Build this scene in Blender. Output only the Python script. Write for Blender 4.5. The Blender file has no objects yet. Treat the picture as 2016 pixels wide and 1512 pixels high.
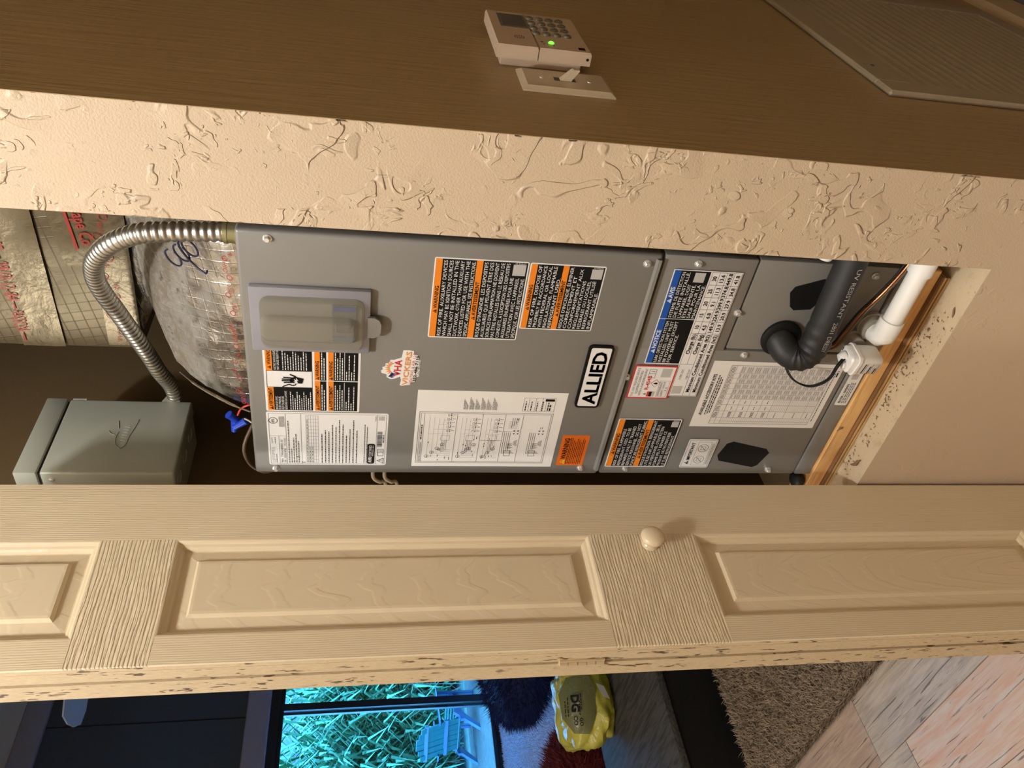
import bpy, bmesh, math, random
import numpy as np
from mathutils import Vector, Matrix, noise as mnoise

# ------------------------------------------------------------------ camera, world, lamp, exposure
sc = bpy.context.scene
col = sc.collection
rng = random.Random(7)

CAM = Vector((0.320, -0.782, 1.46))
cam_data = bpy.data.cameras.new('camera')
cam = bpy.data.objects.new('camera', cam_data)
col.objects.link(cam)
sc.camera = cam
cam_data.sensor_fit = 'HORIZONTAL'
cam_data.sensor_width = 36.0
cam_data.lens = 1545.0 / 2016.0 * 36.0
cam_data.clip_start = 0.02
_yaw, _pit, _rol = math.radians(40.2), math.radians(11.14), math.radians(-1.49)
_f = Vector((-math.sin(_yaw) * math.cos(_pit), math.cos(_yaw) * math.cos(_pit), -math.sin(_pit)))
_r = Vector((math.cos(_yaw), math.sin(_yaw), 0))
_d = _f.cross(_r)
_r2 = _r * math.cos(_rol) + _d * math.sin(_rol)
_d2 = _d * math.cos(_rol) - _r * math.sin(_rol)
_m = Matrix((_d2, _r2, -_f)).transposed().to_4x4()      # the phone was held on its side: image right = down
_m.translation = CAM
cam.matrix_world = _m

world = bpy.data.worlds.new('world')
sc.world = world
world.use_nodes = True
_bg = world.node_tree.nodes['Background']
_bg.inputs[0].default_value = (0.08, 0.42, 1.0, 1)      # blue daylight against the warm indoor white balance
_bg.inputs[1].default_value = 26.0

def lamp(name, loc, watts, color, radius):
    l = bpy.data.lights.new(name, 'POINT')
    l.energy = watts; l.color = color; l.shadow_soft_size = radius
    o = bpy.data.objects.new(name, l); o.location = loc
    col.objects.link(o)
    return o
lamp('ceiling_bulb', (0.005, -0.95, 2.68), 70, (0.98, 1.0, 1.03), 0.06)
lamp('great_room_fill', (-2.3, -1.9, 2.60), 95, (1.0, 0.96, 0.90), 0.16)  # unseen fill lamp, added to brighten the floor, rug and lower front wall

vs = sc.view_settings
vs.view_transform = 'Standard'; vs.look = 'None'; vs.gamma = 1.0; vs.use_curve_mapping = False
vs.exposure = 0.0

# ------------------------------------------------------------------ materials
MATS = {}
def srgb(*c):
    return tuple(((v / 255) / 12.92 if v <= 10 else (((v / 255) + 0.055) / 1.055) ** 2.4) for v in c) + (1,)

class N:
    """small node helper"""
    def __init__(self, name):
        self.m = bpy.data.materials.new(name); self.m.use_nodes = True
        self.t = self.m.node_tree; self.p = self.t.nodes['Principled BSDF']
        self.out = self.t.nodes['Material Output']
        MATS[name] = self.m
        self.tc = None
    def n(self, typ, **kw):
        x = self.t.nodes.new(typ)
        for k, v in kw.items():
            if k.startswith('i_'):
                key = k[2:]
                key = int(key) if key.isdigit() else key.replace('_', ' ')
                x.inputs[key].default_value = v
            else: setattr(x, k, v)
        return x
    def l(self, a, b): self.t.links.new(a, b)
    def coord(self, scale=(1, 1, 1), rot=(0, 0, 0), loc=(0, 0, 0)):
        if self.tc is None: self.tc = self.n('ShaderNodeTexCoord')
        mp = self.n('ShaderNodeMapping')
        mp.inputs['Scale'].default_value = scale; mp.inputs['Rotation'].default_value = rot; mp.inputs['Location'].default_value = loc
        self.l(self.tc.outputs['Object'], mp.inputs[0])
        return mp.outputs[0]
    def noise(self, vec, scale, detail=2, rough=0.5, dist=0):
        x = self.n('ShaderNodeTexNoise'); x.inputs['Scale'].default_value = scale; x.inputs['Detail'].default_value = detail
        x.inputs['Roughness'].default_value = rough; x.inputs['Distortion'].default_value = dist
        self.l(vec, x.inputs['Vector']); return x.outputs['Fac']
    def ss(self, v, a, b, lo=0, hi=1):
        x = self.n('ShaderNodeMapRange', interpolation_type='SMOOTHSTEP')
        self.l(v, x.inputs[0])
        for i, q in zip((1, 2, 3, 4), (a, b, lo, hi)): x.inputs[i].default_value = q
        return x.outputs[0]
    def math(self, op, a, b=None):
        x = self.n('ShaderNodeMath', operation=op)
        for i, q in enumerate((a, b)):
            if q is None: continue
            if isinstance(q, (int, float)): x.inputs[i].default_value = q
            else: self.l(q, x.inputs[i])
        return x.outputs[0]
    def mix(self, fac, a, b):
        x = self.n('ShaderNodeMix', data_type='RGBA')
        for i, q in ((0, fac), (6, a), (7, b)):
            if isinstance(q, (int, float, tuple)): x.inputs[i].default_value = q
            else: self.l(q, x.inputs[i])
        return x.outputs[2]
    def color(self, c):
        if isinstance(c, tuple): self.p.inputs['Base Color'].default_value = c
        else: self.l(c, self.p.inputs['Base Color'])
    def bump(self, h, strength=0.5, dist=0.002):
        x = self.n('ShaderNodeBump'); x.inputs['Strength'].default_value = strength; x.inputs['Distance'].default_value = dist
        self.l(h, x.inputs['Height']); self.l(x.outputs[0], self.p.inputs['Normal'])
    def set(self, **kw):
        for k, v in kw.items(): self.p.inputs[k.replace('_', ' ')].default_value = v

def plain(name, c, rough=0.5, metal=0.0, var=0.06, vs_=30, bump=0.0, bs=200, bd=0.0008, stretch=(1, 1, 1), **kw):
    """plain paint or plastic with a little procedural variation and grain"""
    q = N(name)
    v = q.coord(stretch)
    nz = q.noise(v, vs_, 3)
    dark = tuple(x * (1 - var) for x in c[:3]) + (1,)
    lite = tuple(min(1, x * (1 + var)) for x in c[:3]) + (1,)
    q.color(q.mix(nz, dark, lite))
    q.set(Roughness=rough, Metallic=metal)
    if bump: q.bump(q.noise(v, bs, 2), bump, bd)
    for k, x in kw.items(): q.p.inputs[k.replace('_', ' ')].default_value = x
    return q.m

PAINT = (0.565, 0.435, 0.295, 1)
def trowel(name, c):
    q = N(name)
    v = q.coord()
    v2 = q.coord((1, 1, 0.75), loc=(3.1, 0, 1.7))
    a = q.noise(v, 24, 1.5, 0.5, 1.0); b = q.noise(v2, 36, 2.5, 0.55, 1.4)
    m1 = q.ss(q.noise(q.coord(loc=(7, 2, 1)), 9, 1), 0.42, 0.58)
    m2 = q.ss(q.noise(q.coord(loc=(1, 5, 8)), 11, 1), 0.46, 0.60)
    h1 = q.math('MULTIPLY', q.ss(a, 0.550, 0.590), m1)
    h2 = q.math('MULTIPLY', q.ss(b, 0.570, 0.615), m2)
    h3 = q.math('MULTIPLY', q.ss(q.noise(v, 90, 2, 0.5, 0.6), 0.62, 0.68), q.ss(q.noise(v, 14, 1), 0.52, 0.62))
    fine = q.noise(v, 420, 3, 0.6)
    tot = q.math('ADD', q.math('ADD', h1, q.math('MULTIPLY', h2, 0.8)), q.math('ADD', q.math('MULTIPLY', h3, 0.55), q.math('MULTIPLY', fine, 0.30)))
    # relief runs out towards the smooth boxed-in base below the sill
    sep = q.n('ShaderNodeSeparateXYZ'); q.l(q.coord(), sep.inputs[0])
    z = q.math('ADD', sep.outputs[2], q.math('MULTIPLY', sep.outputs[0], 0.6))
    fade = q.ss(z, 0.50, 0.66, 0.10, 1.0)
    q.bump(q.math('MULTIPLY', tot, fade), 0.85, 0.0023)
    # paint knocked off the corner bead
    edge = q.ss(sep.outputs[0], -0.0035, -0.001)
    chip = q.math('MULTIPLY', edge, q.ss(q.noise(q.coord((1, 1, 0.35), loc=(0, 0, 4)), 130, 2), 0.62, 0.64))
    tint = q.mix(q.noise(v, 6, 3), tuple(x * 0.95 for x in c[:3]) + (1,), tuple(x * 1.04 for x in c[:3]) + (1,))
    q.color(q.mix(chip, tint, (0.03, 0.02, 0.015, 1)))
    q.set(Roughness=0.42)
    return q.m
trowel('textured_paint', PAINT)

def streaked(name, c):
    q = N(name)
    s = q.noise(q.coord((260, 260, 16)), 1, 3, 0.6)
    s2 = q.noise(q.coord((90, 90, 7), loc=(2, 4, 1)), 1, 2)
    q.color(q.mix(q.noise(q.coord(), 5, 3), tuple(x * 0.93 for x in c[:3]) + (1,), tuple(x * 1.05 for x in c[:3]) + (1,)))
    q.bump(q.math('ADD', s, q.math('MULTIPLY', s2, 1.5)), 0.8, 0.0014)
    q.set(Roughness=0.33)
    return q.m
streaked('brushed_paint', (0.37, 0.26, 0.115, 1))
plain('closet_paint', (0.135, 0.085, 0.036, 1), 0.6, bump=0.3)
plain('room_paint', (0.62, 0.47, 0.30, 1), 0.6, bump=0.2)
plain('ceiling_paint', (0.80, 0.72, 0.60, 1), 0.8, bump=0.3)
plain('dark_wall_paint', (0.040, 0.052, 0.070, 1), 0.6)
plain('grey_trim_paint', (0.22, 0.21, 0.26, 1), 0.5)
plain('baseboard_paint', (0.58, 0.44, 0.26, 1), 0.45)

DOORC = (0.68, 0.555, 0.365, 1)
def grain(name, c, along, strength, dist=0.0009, pitch=0.0032, wob=1.0):
    """embossed wood grain in paint; along = 'z' (stile) or 'y' (rail)"""
    q = N(name)
    sp = q.n('ShaderNodeSeparateXYZ'); q.l(q.coord(), sp.inputs[0])
    ac = sp.outputs[1 if along == 'z' else 2]
    w1 = q.noise(q.coord((1, 1.0, 0.35) if along == 'z' else (1, 0.45, 1.0)), 16, 2, 0.5)
    w2 = q.noise(q.coord((1, 1.0, 0.12) if along == 'z' else (1, 0.10, 1.0)), 240, 2, 0.6)
    ph = q.math('ADD', q.math('MULTIPLY', ac, 2 * math.pi / pitch), q.math('ADD', q.math('MULTIPLY', w1, 14.0 * wob), q.math('MULTIPLY', w2, 3.2)))
    g = q.math('SINE', ph)
    amp = q.ss(w2, 0.30, 0.62, 0.35, 1.0)
    h = q.math('MULTIPLY', q.ss(g, -0.75, 0.25), amp)
    q.bump(h, strength, dist)
    q.color(q.mix(q.noise(q.coord(), 7, 2), tuple(x * 0.96 for x in c[:3]) + (1,), tuple(x * 1.03 for x in c[:3]) + (1,)))
    q.set(Roughness=0.42)
    return q.m
grain('stile_paint', DOORC, 'z', 0.40, 0.0006, 0.0030)
grain('rail_paint', DOORC, 'y', 0.9, 0.0011, 0.0043, 1.3)
def cathedral(name, c):
    q = N(name)
    w = q.n('ShaderNodeTexWave', wave_type='RINGS', rings_direction='SPHERICAL')
    w.inputs['Scale'].default_value = 24; w.inputs['Distortion'].default_value = 5; w.inputs['Detail'].default_value = 2; w.inputs['Detail Scale'].default_value = 1.2
    q.l(q.coord((0.2, 1.0, 0.22), loc=(0, 0.16, -0.1)), w.inputs['Vector'])
    q.bump(q.math('ADD', q.ss(w.outputs[1], 0.75, 0.95), q.math('MULTIPLY', q.noise(q.coord((1, 1, .2)), 120), 0.25)), 0.28, 0.0009)
    q.color(q.mix(q.noise(q.coord(), 7, 2), tuple(x * 0.95 for x in c[:3]) + (1,), tuple(x * 1.02 for x in c[:3]) + (1,)))
    q.set(Roughness=0.42)
    return q.m
cathedral('panel_paint', DOORC)
def particle(name):
    q = N(name)
    n1 = q.noise(q.coord((1, 1, 0.35)), 320, 3, 0.6)
    fl = q.ss(q.noise(q.coord((1, 1, 0.22), loc=(3, 3, 3)), 190, 2, 0.6), 0.61, 0.66)
    fl = q.math('MULTIPLY', fl, q.ss(q.noise(q.coord((1, 1, .5)), 26, 1), 0.38, 0.52))
    base = q.mix(n1, (0.42, 0.305, 0.165, 1), (0.66, 0.515, 0.32, 1))
    q.color(q.mix(fl, base, (0.10, 0.06, 0.03, 1)))
    q.bump(q.math('SUBTRACT', n1, fl), 0.6, 0.0012)
    q.set(Roughness=0.6)
    return q.m
particle('particle_board')
plain('knob_paint', (0.72, 0.59, 0.39, 1), 0.25)
plain('hinge_paint', (0.55, 0.42, 0.25, 1), 0.4, 0.2)

plain('cabinet_grey', (0.245, 0.232, 0.21, 1), 0.42, 0.15, var=0.02, bump=0.06, bs=900)
plain('cabinet_dark', (0.11, 0.105, 0.10, 1), 0.5, 0.2)
plain('plastic_frame', (0.28, 0.27, 0.29, 1), 0.35)
plain('black_plastic', (0.008, 0.008, 0.008, 1), 0.5, Specular_IOR_Level=0.25)
plain('rubber_black', (0.016, 0.016, 0.017, 1), 0.55, bump=0.35, bs=60, bd=0.001)
plain('screw_metal', (0.78, 0.77, 0.74, 1), 0.25, 0.6)
plain('paper_white', (0.88, 0.85, 0.79, 1), 0.5, var=0.02)
plain('label_white', (0.88, 0.86, 0.82, 1), 0.35, var=0.02)
plain('ink_black', (0.010, 0.0095, 0.009, 1), 0.6, Specular_IOR_Level=0.12)
plain('ink_grey', (0.16, 0.155, 0.15, 1), 0.5)
plain('ink_light', (0.42, 0.41, 0.39, 1), 0.5)
plain('orange_ink', (0.88, 0.25, 0.015, 1), 0.4, var=0.02)
plain('deep_orange_ink', (0.78, 0.15, 0.012, 1), 0.4, var=0.02)
plain('blue_ink', (0.010, 0.09, 0.42, 1), 0.4)
plain('navy_ink', (0.01, 0.05, 0.22, 1), 0.4)
plain('red_ink', (0.62, 0.03, 0.03, 1), 0.4)
plain('soft_red_ink', (0.62, 0.14, 0.12, 1), 0.4)
plain('yellow_ink', (0.85, 0.55, 0.02, 1), 0.4)
plain('sun_orange_ink', (0.83, 0.34, 0.10, 1), 0.4)
plain('code_patch', (0.52, 0.50, 0.47, 1), 0.5)
plain('white_plastic', (0.84, 0.82, 0.78, 1), 0.32, var=0.03)
plain('pvc_white', (0.86, 0.84, 0.79, 1), 0.28, var=0.05, vs_=14)
plain('pvc_grey', (0.36, 0.33, 0.27, 1), 0.4)
plain('copper', (0.50, 0.19, 0.07, 1), 0.35, 0.9, var=0.3)
plain('wire_blue', (0.01, 0.05, 0.45, 1), 0.4)
plain('wire_red', (0.55, 0.04, 0.02, 1), 0.4)
plain('wire_brown', (0.10, 0.06, 0.03, 1), 0.45)
plain('wire_cream', (0.55, 0.46, 0.33, 1), 0.45)
plain('steel_flex', (0.58, 0.56, 0.51, 1), 0.38, 1.0, var=0.1)
plain('brass_fitting', (0.40, 0.37, 0.20, 1), 0.4, 0.8)
plain('box_grey', (0.42, 0.425, 0.345, 1), 0.42, 0.1, var=0.03)
plain('box_shadow_gap', (0.03, 0.028, 0.022, 1), 0.7)
plain('keypad_plastic', (0.52, 0.39, 0.27, 1), 0.45, var=0.02)
plain('keypad_key', (0.15, 0.135, 0.09, 1), 0.4)
plain('key_print', (0.06, 0.055, 0.04, 1), 0.5)
plain('lcd_grey', (0.10, 0.10, 0.085, 1), 0.15)
plain('switch_plastic', (0.52, 0.42, 0.28, 1), 0.3, var=0.02)
plain('grille_paint', (0.36, 0.29, 0.19, 1), 0.45)
plain('grille_void', (0.05, 0.04, 0.03, 1), 0.9)
def lumber(name, a, b):
    q = N(name)
    n1 = q.noise(q.coord((7, 60, 110)), 1, 4, 0.6, 0.6)
    q.color(q.mix(q.ss(n1, 0.35, 0.68), a, b)); q.set(Roughness=0.55)
    q.bump(n1, 0.15, 0.0008); return q.m
lumber('pine', (0.84, 0.52, 0.21, 1), (0.66, 0.32, 0.10, 1))
lumber('plywood_light', (0.62, 0.40, 0.16, 1), (0.42, 0.23, 0.08, 1))
lumber('plywood_dark', (0.27, 0.13, 0.05, 1), (0.16, 0.08, 0.03, 1))
def sillmat(name):
    q = N(name)
    v = q.coord()
    d = q.math('MULTIPLY', q.ss(q.noise(v, 150, 3, 0.6), 0.60, 0.68), q.ss(q.noise(v, 22, 2), 0.48, 0.62))
    st = q.ss(q.noise(q.coord(loc=(4, 4, 4)), 30, 3), 0.55, 0.75)
    c = q.mix(st, (0.62, 0.49, 0.32, 1), (0.48, 0.36, 0.21, 1))
    q.color(q.mix(d, c, (0.17, 0.10, 0.05, 1))); q.set(Roughness=0.6); q.bump(q.noise(v, 160, 3), 0.4, 0.0012)
    return q.m
sillmat('dirty_sill')
plain('debris', (0.22, 0.12, 0.06, 1), 0.8, var=0.4)

def foil(name, tint, scrim, crinkle, rough=0.24):
    q = N(name)
    v = q.coord()
    n1 = q.noise(v, 22, 4, 0.6, 0.8); n2 = q.noise(v, 70, 3, 0.6)
    h = q.math('ADD', q.math('MULTIPLY', n1, crinkle), q.math('MULTIPLY', n2, crinkle * 0.35))
    if scrim:
        sp = q.n('ShaderNodeSeparateXYZ'); q.l(q.coord(rot=(0, 0.18, 0)), sp.inputs[0])
        for ax in (0, 2):
            fr = q.math('FRACT', q.math('MULTIPLY', sp.outputs[ax], 62.0))
            h = q.math('ADD', h, q.math('MULTIPLY', q.ss(q.math('ABSOLUTE', q.math('SUBTRACT', fr, 0.5)), 0.0, 0.07, 1, 0), 0.06))
    q.bump(h, 0.8, 0.004)
    # settled dust where the surface faces up
    ge = q.n('ShaderNodeNewGeometry'); sg = q.n('ShaderNodeSeparateXYZ'); q.l(ge.outputs['Normal'], sg.inputs[0])
    du = q.math('MULTIPLY', q.ss(sg.outputs[2], 0.42, 0.75), q.ss(q.noise(v, 60, 4, 0.7), 0.30, 0.55))
    q.color(q.mix(du, tint, (0.17, 0.14, 0.10, 1)))
    q.l(q.math('MULTIPLY', q.math('SUBTRACT', 1.0, du), 0.95), q.p.inputs['Metallic'])
    q.l(q.math('ADD', q.math('MULTIPLY', du, 0.5), rough), q.p.inputs['Roughness'])
    return q.m
foil('foil_scrim', (0.58, 0.55, 0.49, 1), True, 0.6)
foil('foil_board', (0.17, 0.142, 0.093, 1), True, 0.30, 0.44)
foil('foil_tape', (0.20, 0.168, 0.112, 1), False, 0.6, 0.38)
plain('foil_red_print', (0.36, 0.035, 0.02, 1), 0.5)
plain('marker_navy', (0.02, 0.02, 0.06, 1), 0.5)

def blister(name):
    q = N(name)
    tr = q.n('ShaderNodeBsdfTransparent'); tr.inputs[0].default_value = (0.88, 0.86, 0.80, 1)
    mx = q.n('ShaderNodeMixShader'); mx.inputs[0].default_value = 0.24
    q.color((0.52, 0.50, 0.44, 1)); q.set(Roughness=0.12)
    q.l(tr.outputs[0], mx.inputs[1]); q.l(q.p.outputs[0], mx.inputs[2]); q.l(mx.outputs[0], q.out.inputs[0])
    return q.m
blister('clear_blister')
def paneglass(name):
    q = N(name)
    tr = q.n('ShaderNodeBsdfTransparent'); gl = q.n('ShaderNodeBsdfGlossy'); gl.inputs['Roughness'].default_value = 0.02
    fr = q.n('ShaderNodeFresnel'); fr.inputs[0].default_value = 1.45
    mx = q.n('ShaderNodeMixShader')
    q.l(fr.outputs[0], mx.inputs[0]); q.l(tr.outputs[0], mx.inputs[1]); q.l(gl.outputs[0], mx.inputs[2]); q.l(mx.outputs[0], q.out.inputs[0])
    return q.m
paneglass('pane_glass')
def glow(name, c, s):
    q = N(name); q.color(c); q.set(Emission_Color=c, Emission_Strength=s); return q.m
glow('led_green', (0.10, 0.9, 0.03, 1), 3.0)

def plank_mat(name, a, b, k):
    q = N(name)
    g1 = q.noise(q.coord((5, 55, 1), loc=(k * 3.1, k, 0)), 1, 4, 0.65, 1.0)
    g2 = q.ss(q.noise(q.coord((5, 120, 1), loc=(k, k * 2, 0)), 1, 3, 0.55, 0.8), 0.60, 0.66)
    c = q.mix(q.ss(g1, 0.3, 0.7), a, b)
    q.color(q.mix(q.math('MULTIPLY', g2, 0.8), c, tuple(x * 0.25 for x in b[:3]) + (1,)))
    q.set(Roughness=0.42); q.bump(q.math('SUBTRACT', g1, g2), 0.25, 0.001)
    return q.m
PL = [plank_mat('plank_grey', (0.62, 0.54, 0.45, 1), (0.40, 0.34, 0.28, 1), 1), plank_mat('plank_rose', (0.68, 0.42, 0.28, 1), (0.70, 0.61, 0.52, 1), 2),
      plank_mat('plank_tan', (0.60, 0.47, 0.36, 1), (0.42, 0.31, 0.26, 1), 3)]
plain('grout', (0.10, 0.08, 0.06, 1), 0.9)
plain('shag_brown', (0.32, 0.24, 0.16, 1), 0.9, var=0.55, vs_=70)
plain('shag_base', (0.10, 0.07, 0.045, 1), 0.95)
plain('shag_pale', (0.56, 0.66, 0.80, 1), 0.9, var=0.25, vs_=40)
plain('fur_blue', (0.004, 0.012, 0.085, 1), 0.8, var=0.3)
plain('fur_red', (0.12, 0.006, 0.006, 1), 0.8, var=0.3)
lumber('table_grey', (0.085, 0.080, 0.070, 1), (0.040, 0.038, 0.035, 1)); MATS['table_grey'].node_tree.nodes['Principled BSDF'].inputs['Roughness'].default_value = 0.8; MATS['table_grey'].node_tree.nodes['Principled BSDF'].inputs['Specular IOR Level'].default_value = 0.15
plain('table_black', (0.006, 0.006, 0.006, 1), 0.6)
def bagmat(name, c):
    q = N(name); q.color(c); q.set(Roughness=0.28)
    tl = q.n('ShaderNodeBsdfTranslucent'); tl.inputs[0].default_value = c
    mx = q.n('ShaderNodeMixShader'); mx.inputs[0].default_value = 0.3
    q.bump(q.noise(q.coord(), 16, 3, 0.55, 2.0), 0.45, 0.010)
    q.l(q.p.outputs[0], mx.inputs[1]); q.l(tl.outputs[0], mx.inputs[2]); q.l(mx.outputs[0], q.out.inputs[0]); return q.m
bagmat('bag_yellow', (0.72, 0.66, 0.12, 1)); bagmat('bag_olive', (0.22, 0.22, 0.09, 1))
plain('frame_black', (0.008, 0.008, 0.010, 1), 0.35)
plain('fan_blade', (0.26, 0.32, 0.42, 1), 0.2)
plain('leaf_green', (0.03, 0.12, 0.035, 1), 0.6, var=0.5, vs_=5)
plain('leaf_pale', (0.13, 0.32, 0.16, 1), 0.6, var=0.4, vs_=5)
plain('straw', (0.24, 0.20, 0.14, 1), 0.8)
plain('soil', (0.10, 0.13, 0.10, 1), 0.95, var=0.5, vs_=12)
plain('gravel', (0.06, 0.05, 0.04, 1), 0.95, var=0.95, vs_=16, bump=0.8, bs=50, bd=0.01)
plain('chair_blue', (0.008, 0.045, 0.14, 1), 0.4)
plain('chair_teal', (0.012, 0.11, 0.11, 1), 0.4)

# ------------------------------------------------------------------ mesh helpers
class MB:
    def __init__(self): self.v = []; self.f = []
    def add(self, vs_, fs):
        o = len(self.v); self.v += [tuple(p) for p in vs_]; self.f += [tuple(i + o for i in f) for f in fs]; return self
    def box(self, x0, x1, y0, y1, z0, z1, bev=0, seg=1):
        if bev <= 0:
            v = [(x, y, z) for x in (x0, x1) for y in (y0, y1) for z in (z0, z1)]
            return self.add(v, [(0, 1, 3, 2), (4, 6, 7, 5), (0, 4, 5, 1), (2, 3, 7, 6), (0, 2, 6, 4), (1, 5, 7, 3)])
        bm = bmesh.new(); bmesh.ops.create_cube(bm, size=1)
        for q in bm.verts: q.co = Vector((x0 + (q.co.x + .5) * (x1 - x0), y0 + (q.co.y + .5) * (y1 - y0), z0 + (q.co.z + .5) * (z1 - z0)))
        bmesh.ops.bevel(bm, geom=list(bm.edges), offset=bev, segments=seg, profile=0.5, affect='EDGES')
        bm.verts.ensure_lookup_table()
        self.add([q.co.copy() for q in bm.verts], [[w.index for w in f.verts] for f in bm.faces]); bm.free(); return self
    def poly(self, pts, n, depth):
        """planar polygon extruded by depth along n (pts on the front, the solid runs to pts + n*depth)"""
        k = len(pts); n = Vector(n)
        a = [Vector(p) for p in pts]; b = [p + n * depth for p in a]
        fs = [tuple(range(k)), tuple(range(2 * k - 1, k - 1, -1))] + [(i, k + i, k + (i + 1) % k, (i + 1) % k) for i in range(k)]
        return self.add(a + b, fs)
    def tube(self, pts, r, seg=12, cap=True, res=None):
        pts = [Vector(p) for p in pts]
        if res: pts = catmull(pts, res)
        rs = r if isinstance(r, (list, tuple)) else [r] * len(pts)
        if len(rs) != len(pts): rs = [rs[min(len(rs) - 1, int(i * len(rs) / len(pts)))] for i in range(len(pts))]
        up = None; rings = []
        for i, p in enumerate(pts):
            t = (pts[min(i + 1, len(pts) - 1)] - pts[max(i - 1, 0)]).normalized()
            if up is None:
                up = t.orthogonal().normalized()
            up = (up - t * up.dot(t)).normalized(); s = t.cross(up)
            rings.append([p + (up * math.cos(a) + s * math.sin(a)) * rs[i] for a in [2 * math.pi * j / seg for j in range(seg)]])
        v = [q for rg in rings for q in rg]; m = len(pts)
        fs = [(i * seg + j, i * seg + (j + 1) % seg, (i + 1) * seg + (j + 1) % seg, (i + 1) * seg + j) for i in range(m - 1) for j in range(seg)]
        if cap: fs += [tuple(range(seg - 1, -1, -1)), tuple((m - 1) * seg + j for j in range(seg))]
        return self.add(v, fs)
    def lathe(self, prof, org, axis, seg=24):
        """prof: (distance along axis, radius)"""
        ax = Vector(axis).normalized(); u = ax.orthogonal().normalized(); w = ax.cross(u); org = Vector(org)
        v = []; 
        for h, r in prof:
            for j in range(seg):
                a = 2 * math.pi * j / seg; v.append(org + ax * h + (u * math.cos(a) + w * math.sin(a)) * r)
        m = len(prof)
        fs = [(i * seg + j, i * seg + (j + 1) % seg, (i + 1) * seg + (j + 1) % seg, (i + 1) * seg + j) for i in range(m - 1) for j in range(seg)]
        fs += [tuple(range(seg - 1, -1, -1)), tuple((m - 1) * seg + j for j in range(seg))]
        return self.add(v, fs)
    def xform(self, M): self.v = [tuple(M @ Vector(p)) for p in self.v]; return self

def catmull(p, k):
    out = []
    for i in range(len(p) - 1):
        a, b, c, d = p[max(i - 1, 0)], p[i], p[i + 1], p[min(i + 2, len(p) - 1)]
        for j in range(k):
            t = j / k
            out.append(0.5 * ((2 * b) + (c - a) * t + (2 * a - 5 * b + 4 * c - d) * t * t + (3 * b - a - 3 * c + d) * t ** 3))
    out.append(p[-1]); return out

ORG = {}
def tag(o, label=None, cat=None, group=None, kind=None):
    for k, x in (('label', label), ('category', cat), ('group', group), ('kind', kind)):
        if x: o[k] = x
    return o
def root(name, loc, label=None, cat=None, group=None, kind=None):
    o = bpy.data.objects.new(name, None); o.location = loc; o.empty_display_size = 0.05; col.objects.link(o)
    ORG[o.name] = Vector(loc)
    return tag(o, label, cat, group, kind)
def build(name, mb, mat, parent=None, smooth=None, label=None, kind=None, local=False):
    off = Vector((0, 0, 0))
    if parent is not None and not local: off = ORG.get(parent.name, off)
    me = bpy.data.meshes.new(name)
    me.from_pydata([(p[0] - off.x, p[1] - off.y, p[2] - off.z) for p in mb.v], [], mb.f)
    me.materials.append(MATS[mat]); me.update()
    if smooth:
        me.shade_smooth(); me.set_sharp_from_angle(angle=math.radians(smooth))
    o = bpy.data.objects.new(name, me); col.objects.link(o)
    if parent is not None: o.parent = parent
    ORG[o.name] = off
    return tag(o, label, None, None, kind)
def thing(name, mb, mat, label, cat, group=None, smooth=None):
    return tag(build(name, mb, mat, None, smooth), label, cat, group)
def struct(name, mb, mat, parent=None, smooth=None):
    return build(name, mb, mat, parent, smooth, kind=None if parent else 'structure')

# ------------------------------------------------------------------ lettering from the built-in font
GL = {}
CH = "ABCDEFGHIJKLMNOPQRSTUVWXYZabcdefghijklmnopqrstuvwxyz0123456789.,-:'()&©®ÉÈÊÀ™/"
def make_glyphs():
    for wgt, offs in (('n', 0.0), ('b', 0.022)):
        obs = []
        for ch in CH:
            pr = []
            for body in (ch, 'H' + ch + 'H'):
                c = bpy.data.curves.new('glyph', 'FONT'); c.body = body; c.resolution_u = 2; c.offset = offs if body == ch else 0
                o = bpy.data.objects.new('glyph', c); col.objects.link(o); pr.append(o)
            obs.append((ch, pr))
        c = bpy.data.curves.new('glyph', 'FONT'); c.body = 'HH'; hh = bpy.data.objects.new('glyph', c); col.objects.link(hh)
        dg = bpy.context.evaluated_depsgraph_get(); dg.update()
        def ext(o):
            me = o.evaluated_get(dg).to_mesh(); xs = [q.co.x for q in me.vertices]; return max(xs) - min(xs)
        base = ext(hh)
        for ch, (a, b) in obs:
            me = a.evaluated_get(dg).to_mesh()
            v = [(q.co.x, q.co.y) for q in me.vertices]; f = [tuple(p.vertices) for p in me.polygons]
            GL[wgt + ch] = (v, f, ext(b) - base)
        cap = max(y for x, y in GL[wgt + 'H'][0])
        GL[wgt + 'cap'] = cap; GL[wgt + ' '] = ([], [], 0.30)
        for ch, pr in obs:
            for o in pr:
                c = o.data; bpy.data.objects.remove(o); bpy.data.curves.remove(c)
        c = hh.data; bpy.data.objects.remove(hh); bpy.data.curves.remove(c)
make_glyphs()
def text2d(s, cap, width=None, wgt='n', track=0.0):
    """list of (verts, faces) and the width; baseline at y=0, cap height as given"""
    k = cap / GL[wgt + 'cap']; x = 0; parts = []
    for ch in s:
        v, f, adv = GL.get(wgt + ch, GL[wgt + ' '])
        parts.append(([(x + px, py) for px, py in v], f)); x += adv + track
    sx = width / (x * k) if (width and x > 0) else 1.0
    return [([(px * k * sx, py * k) for px, py in v], f) for v, f in parts], x * k * sx

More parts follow.
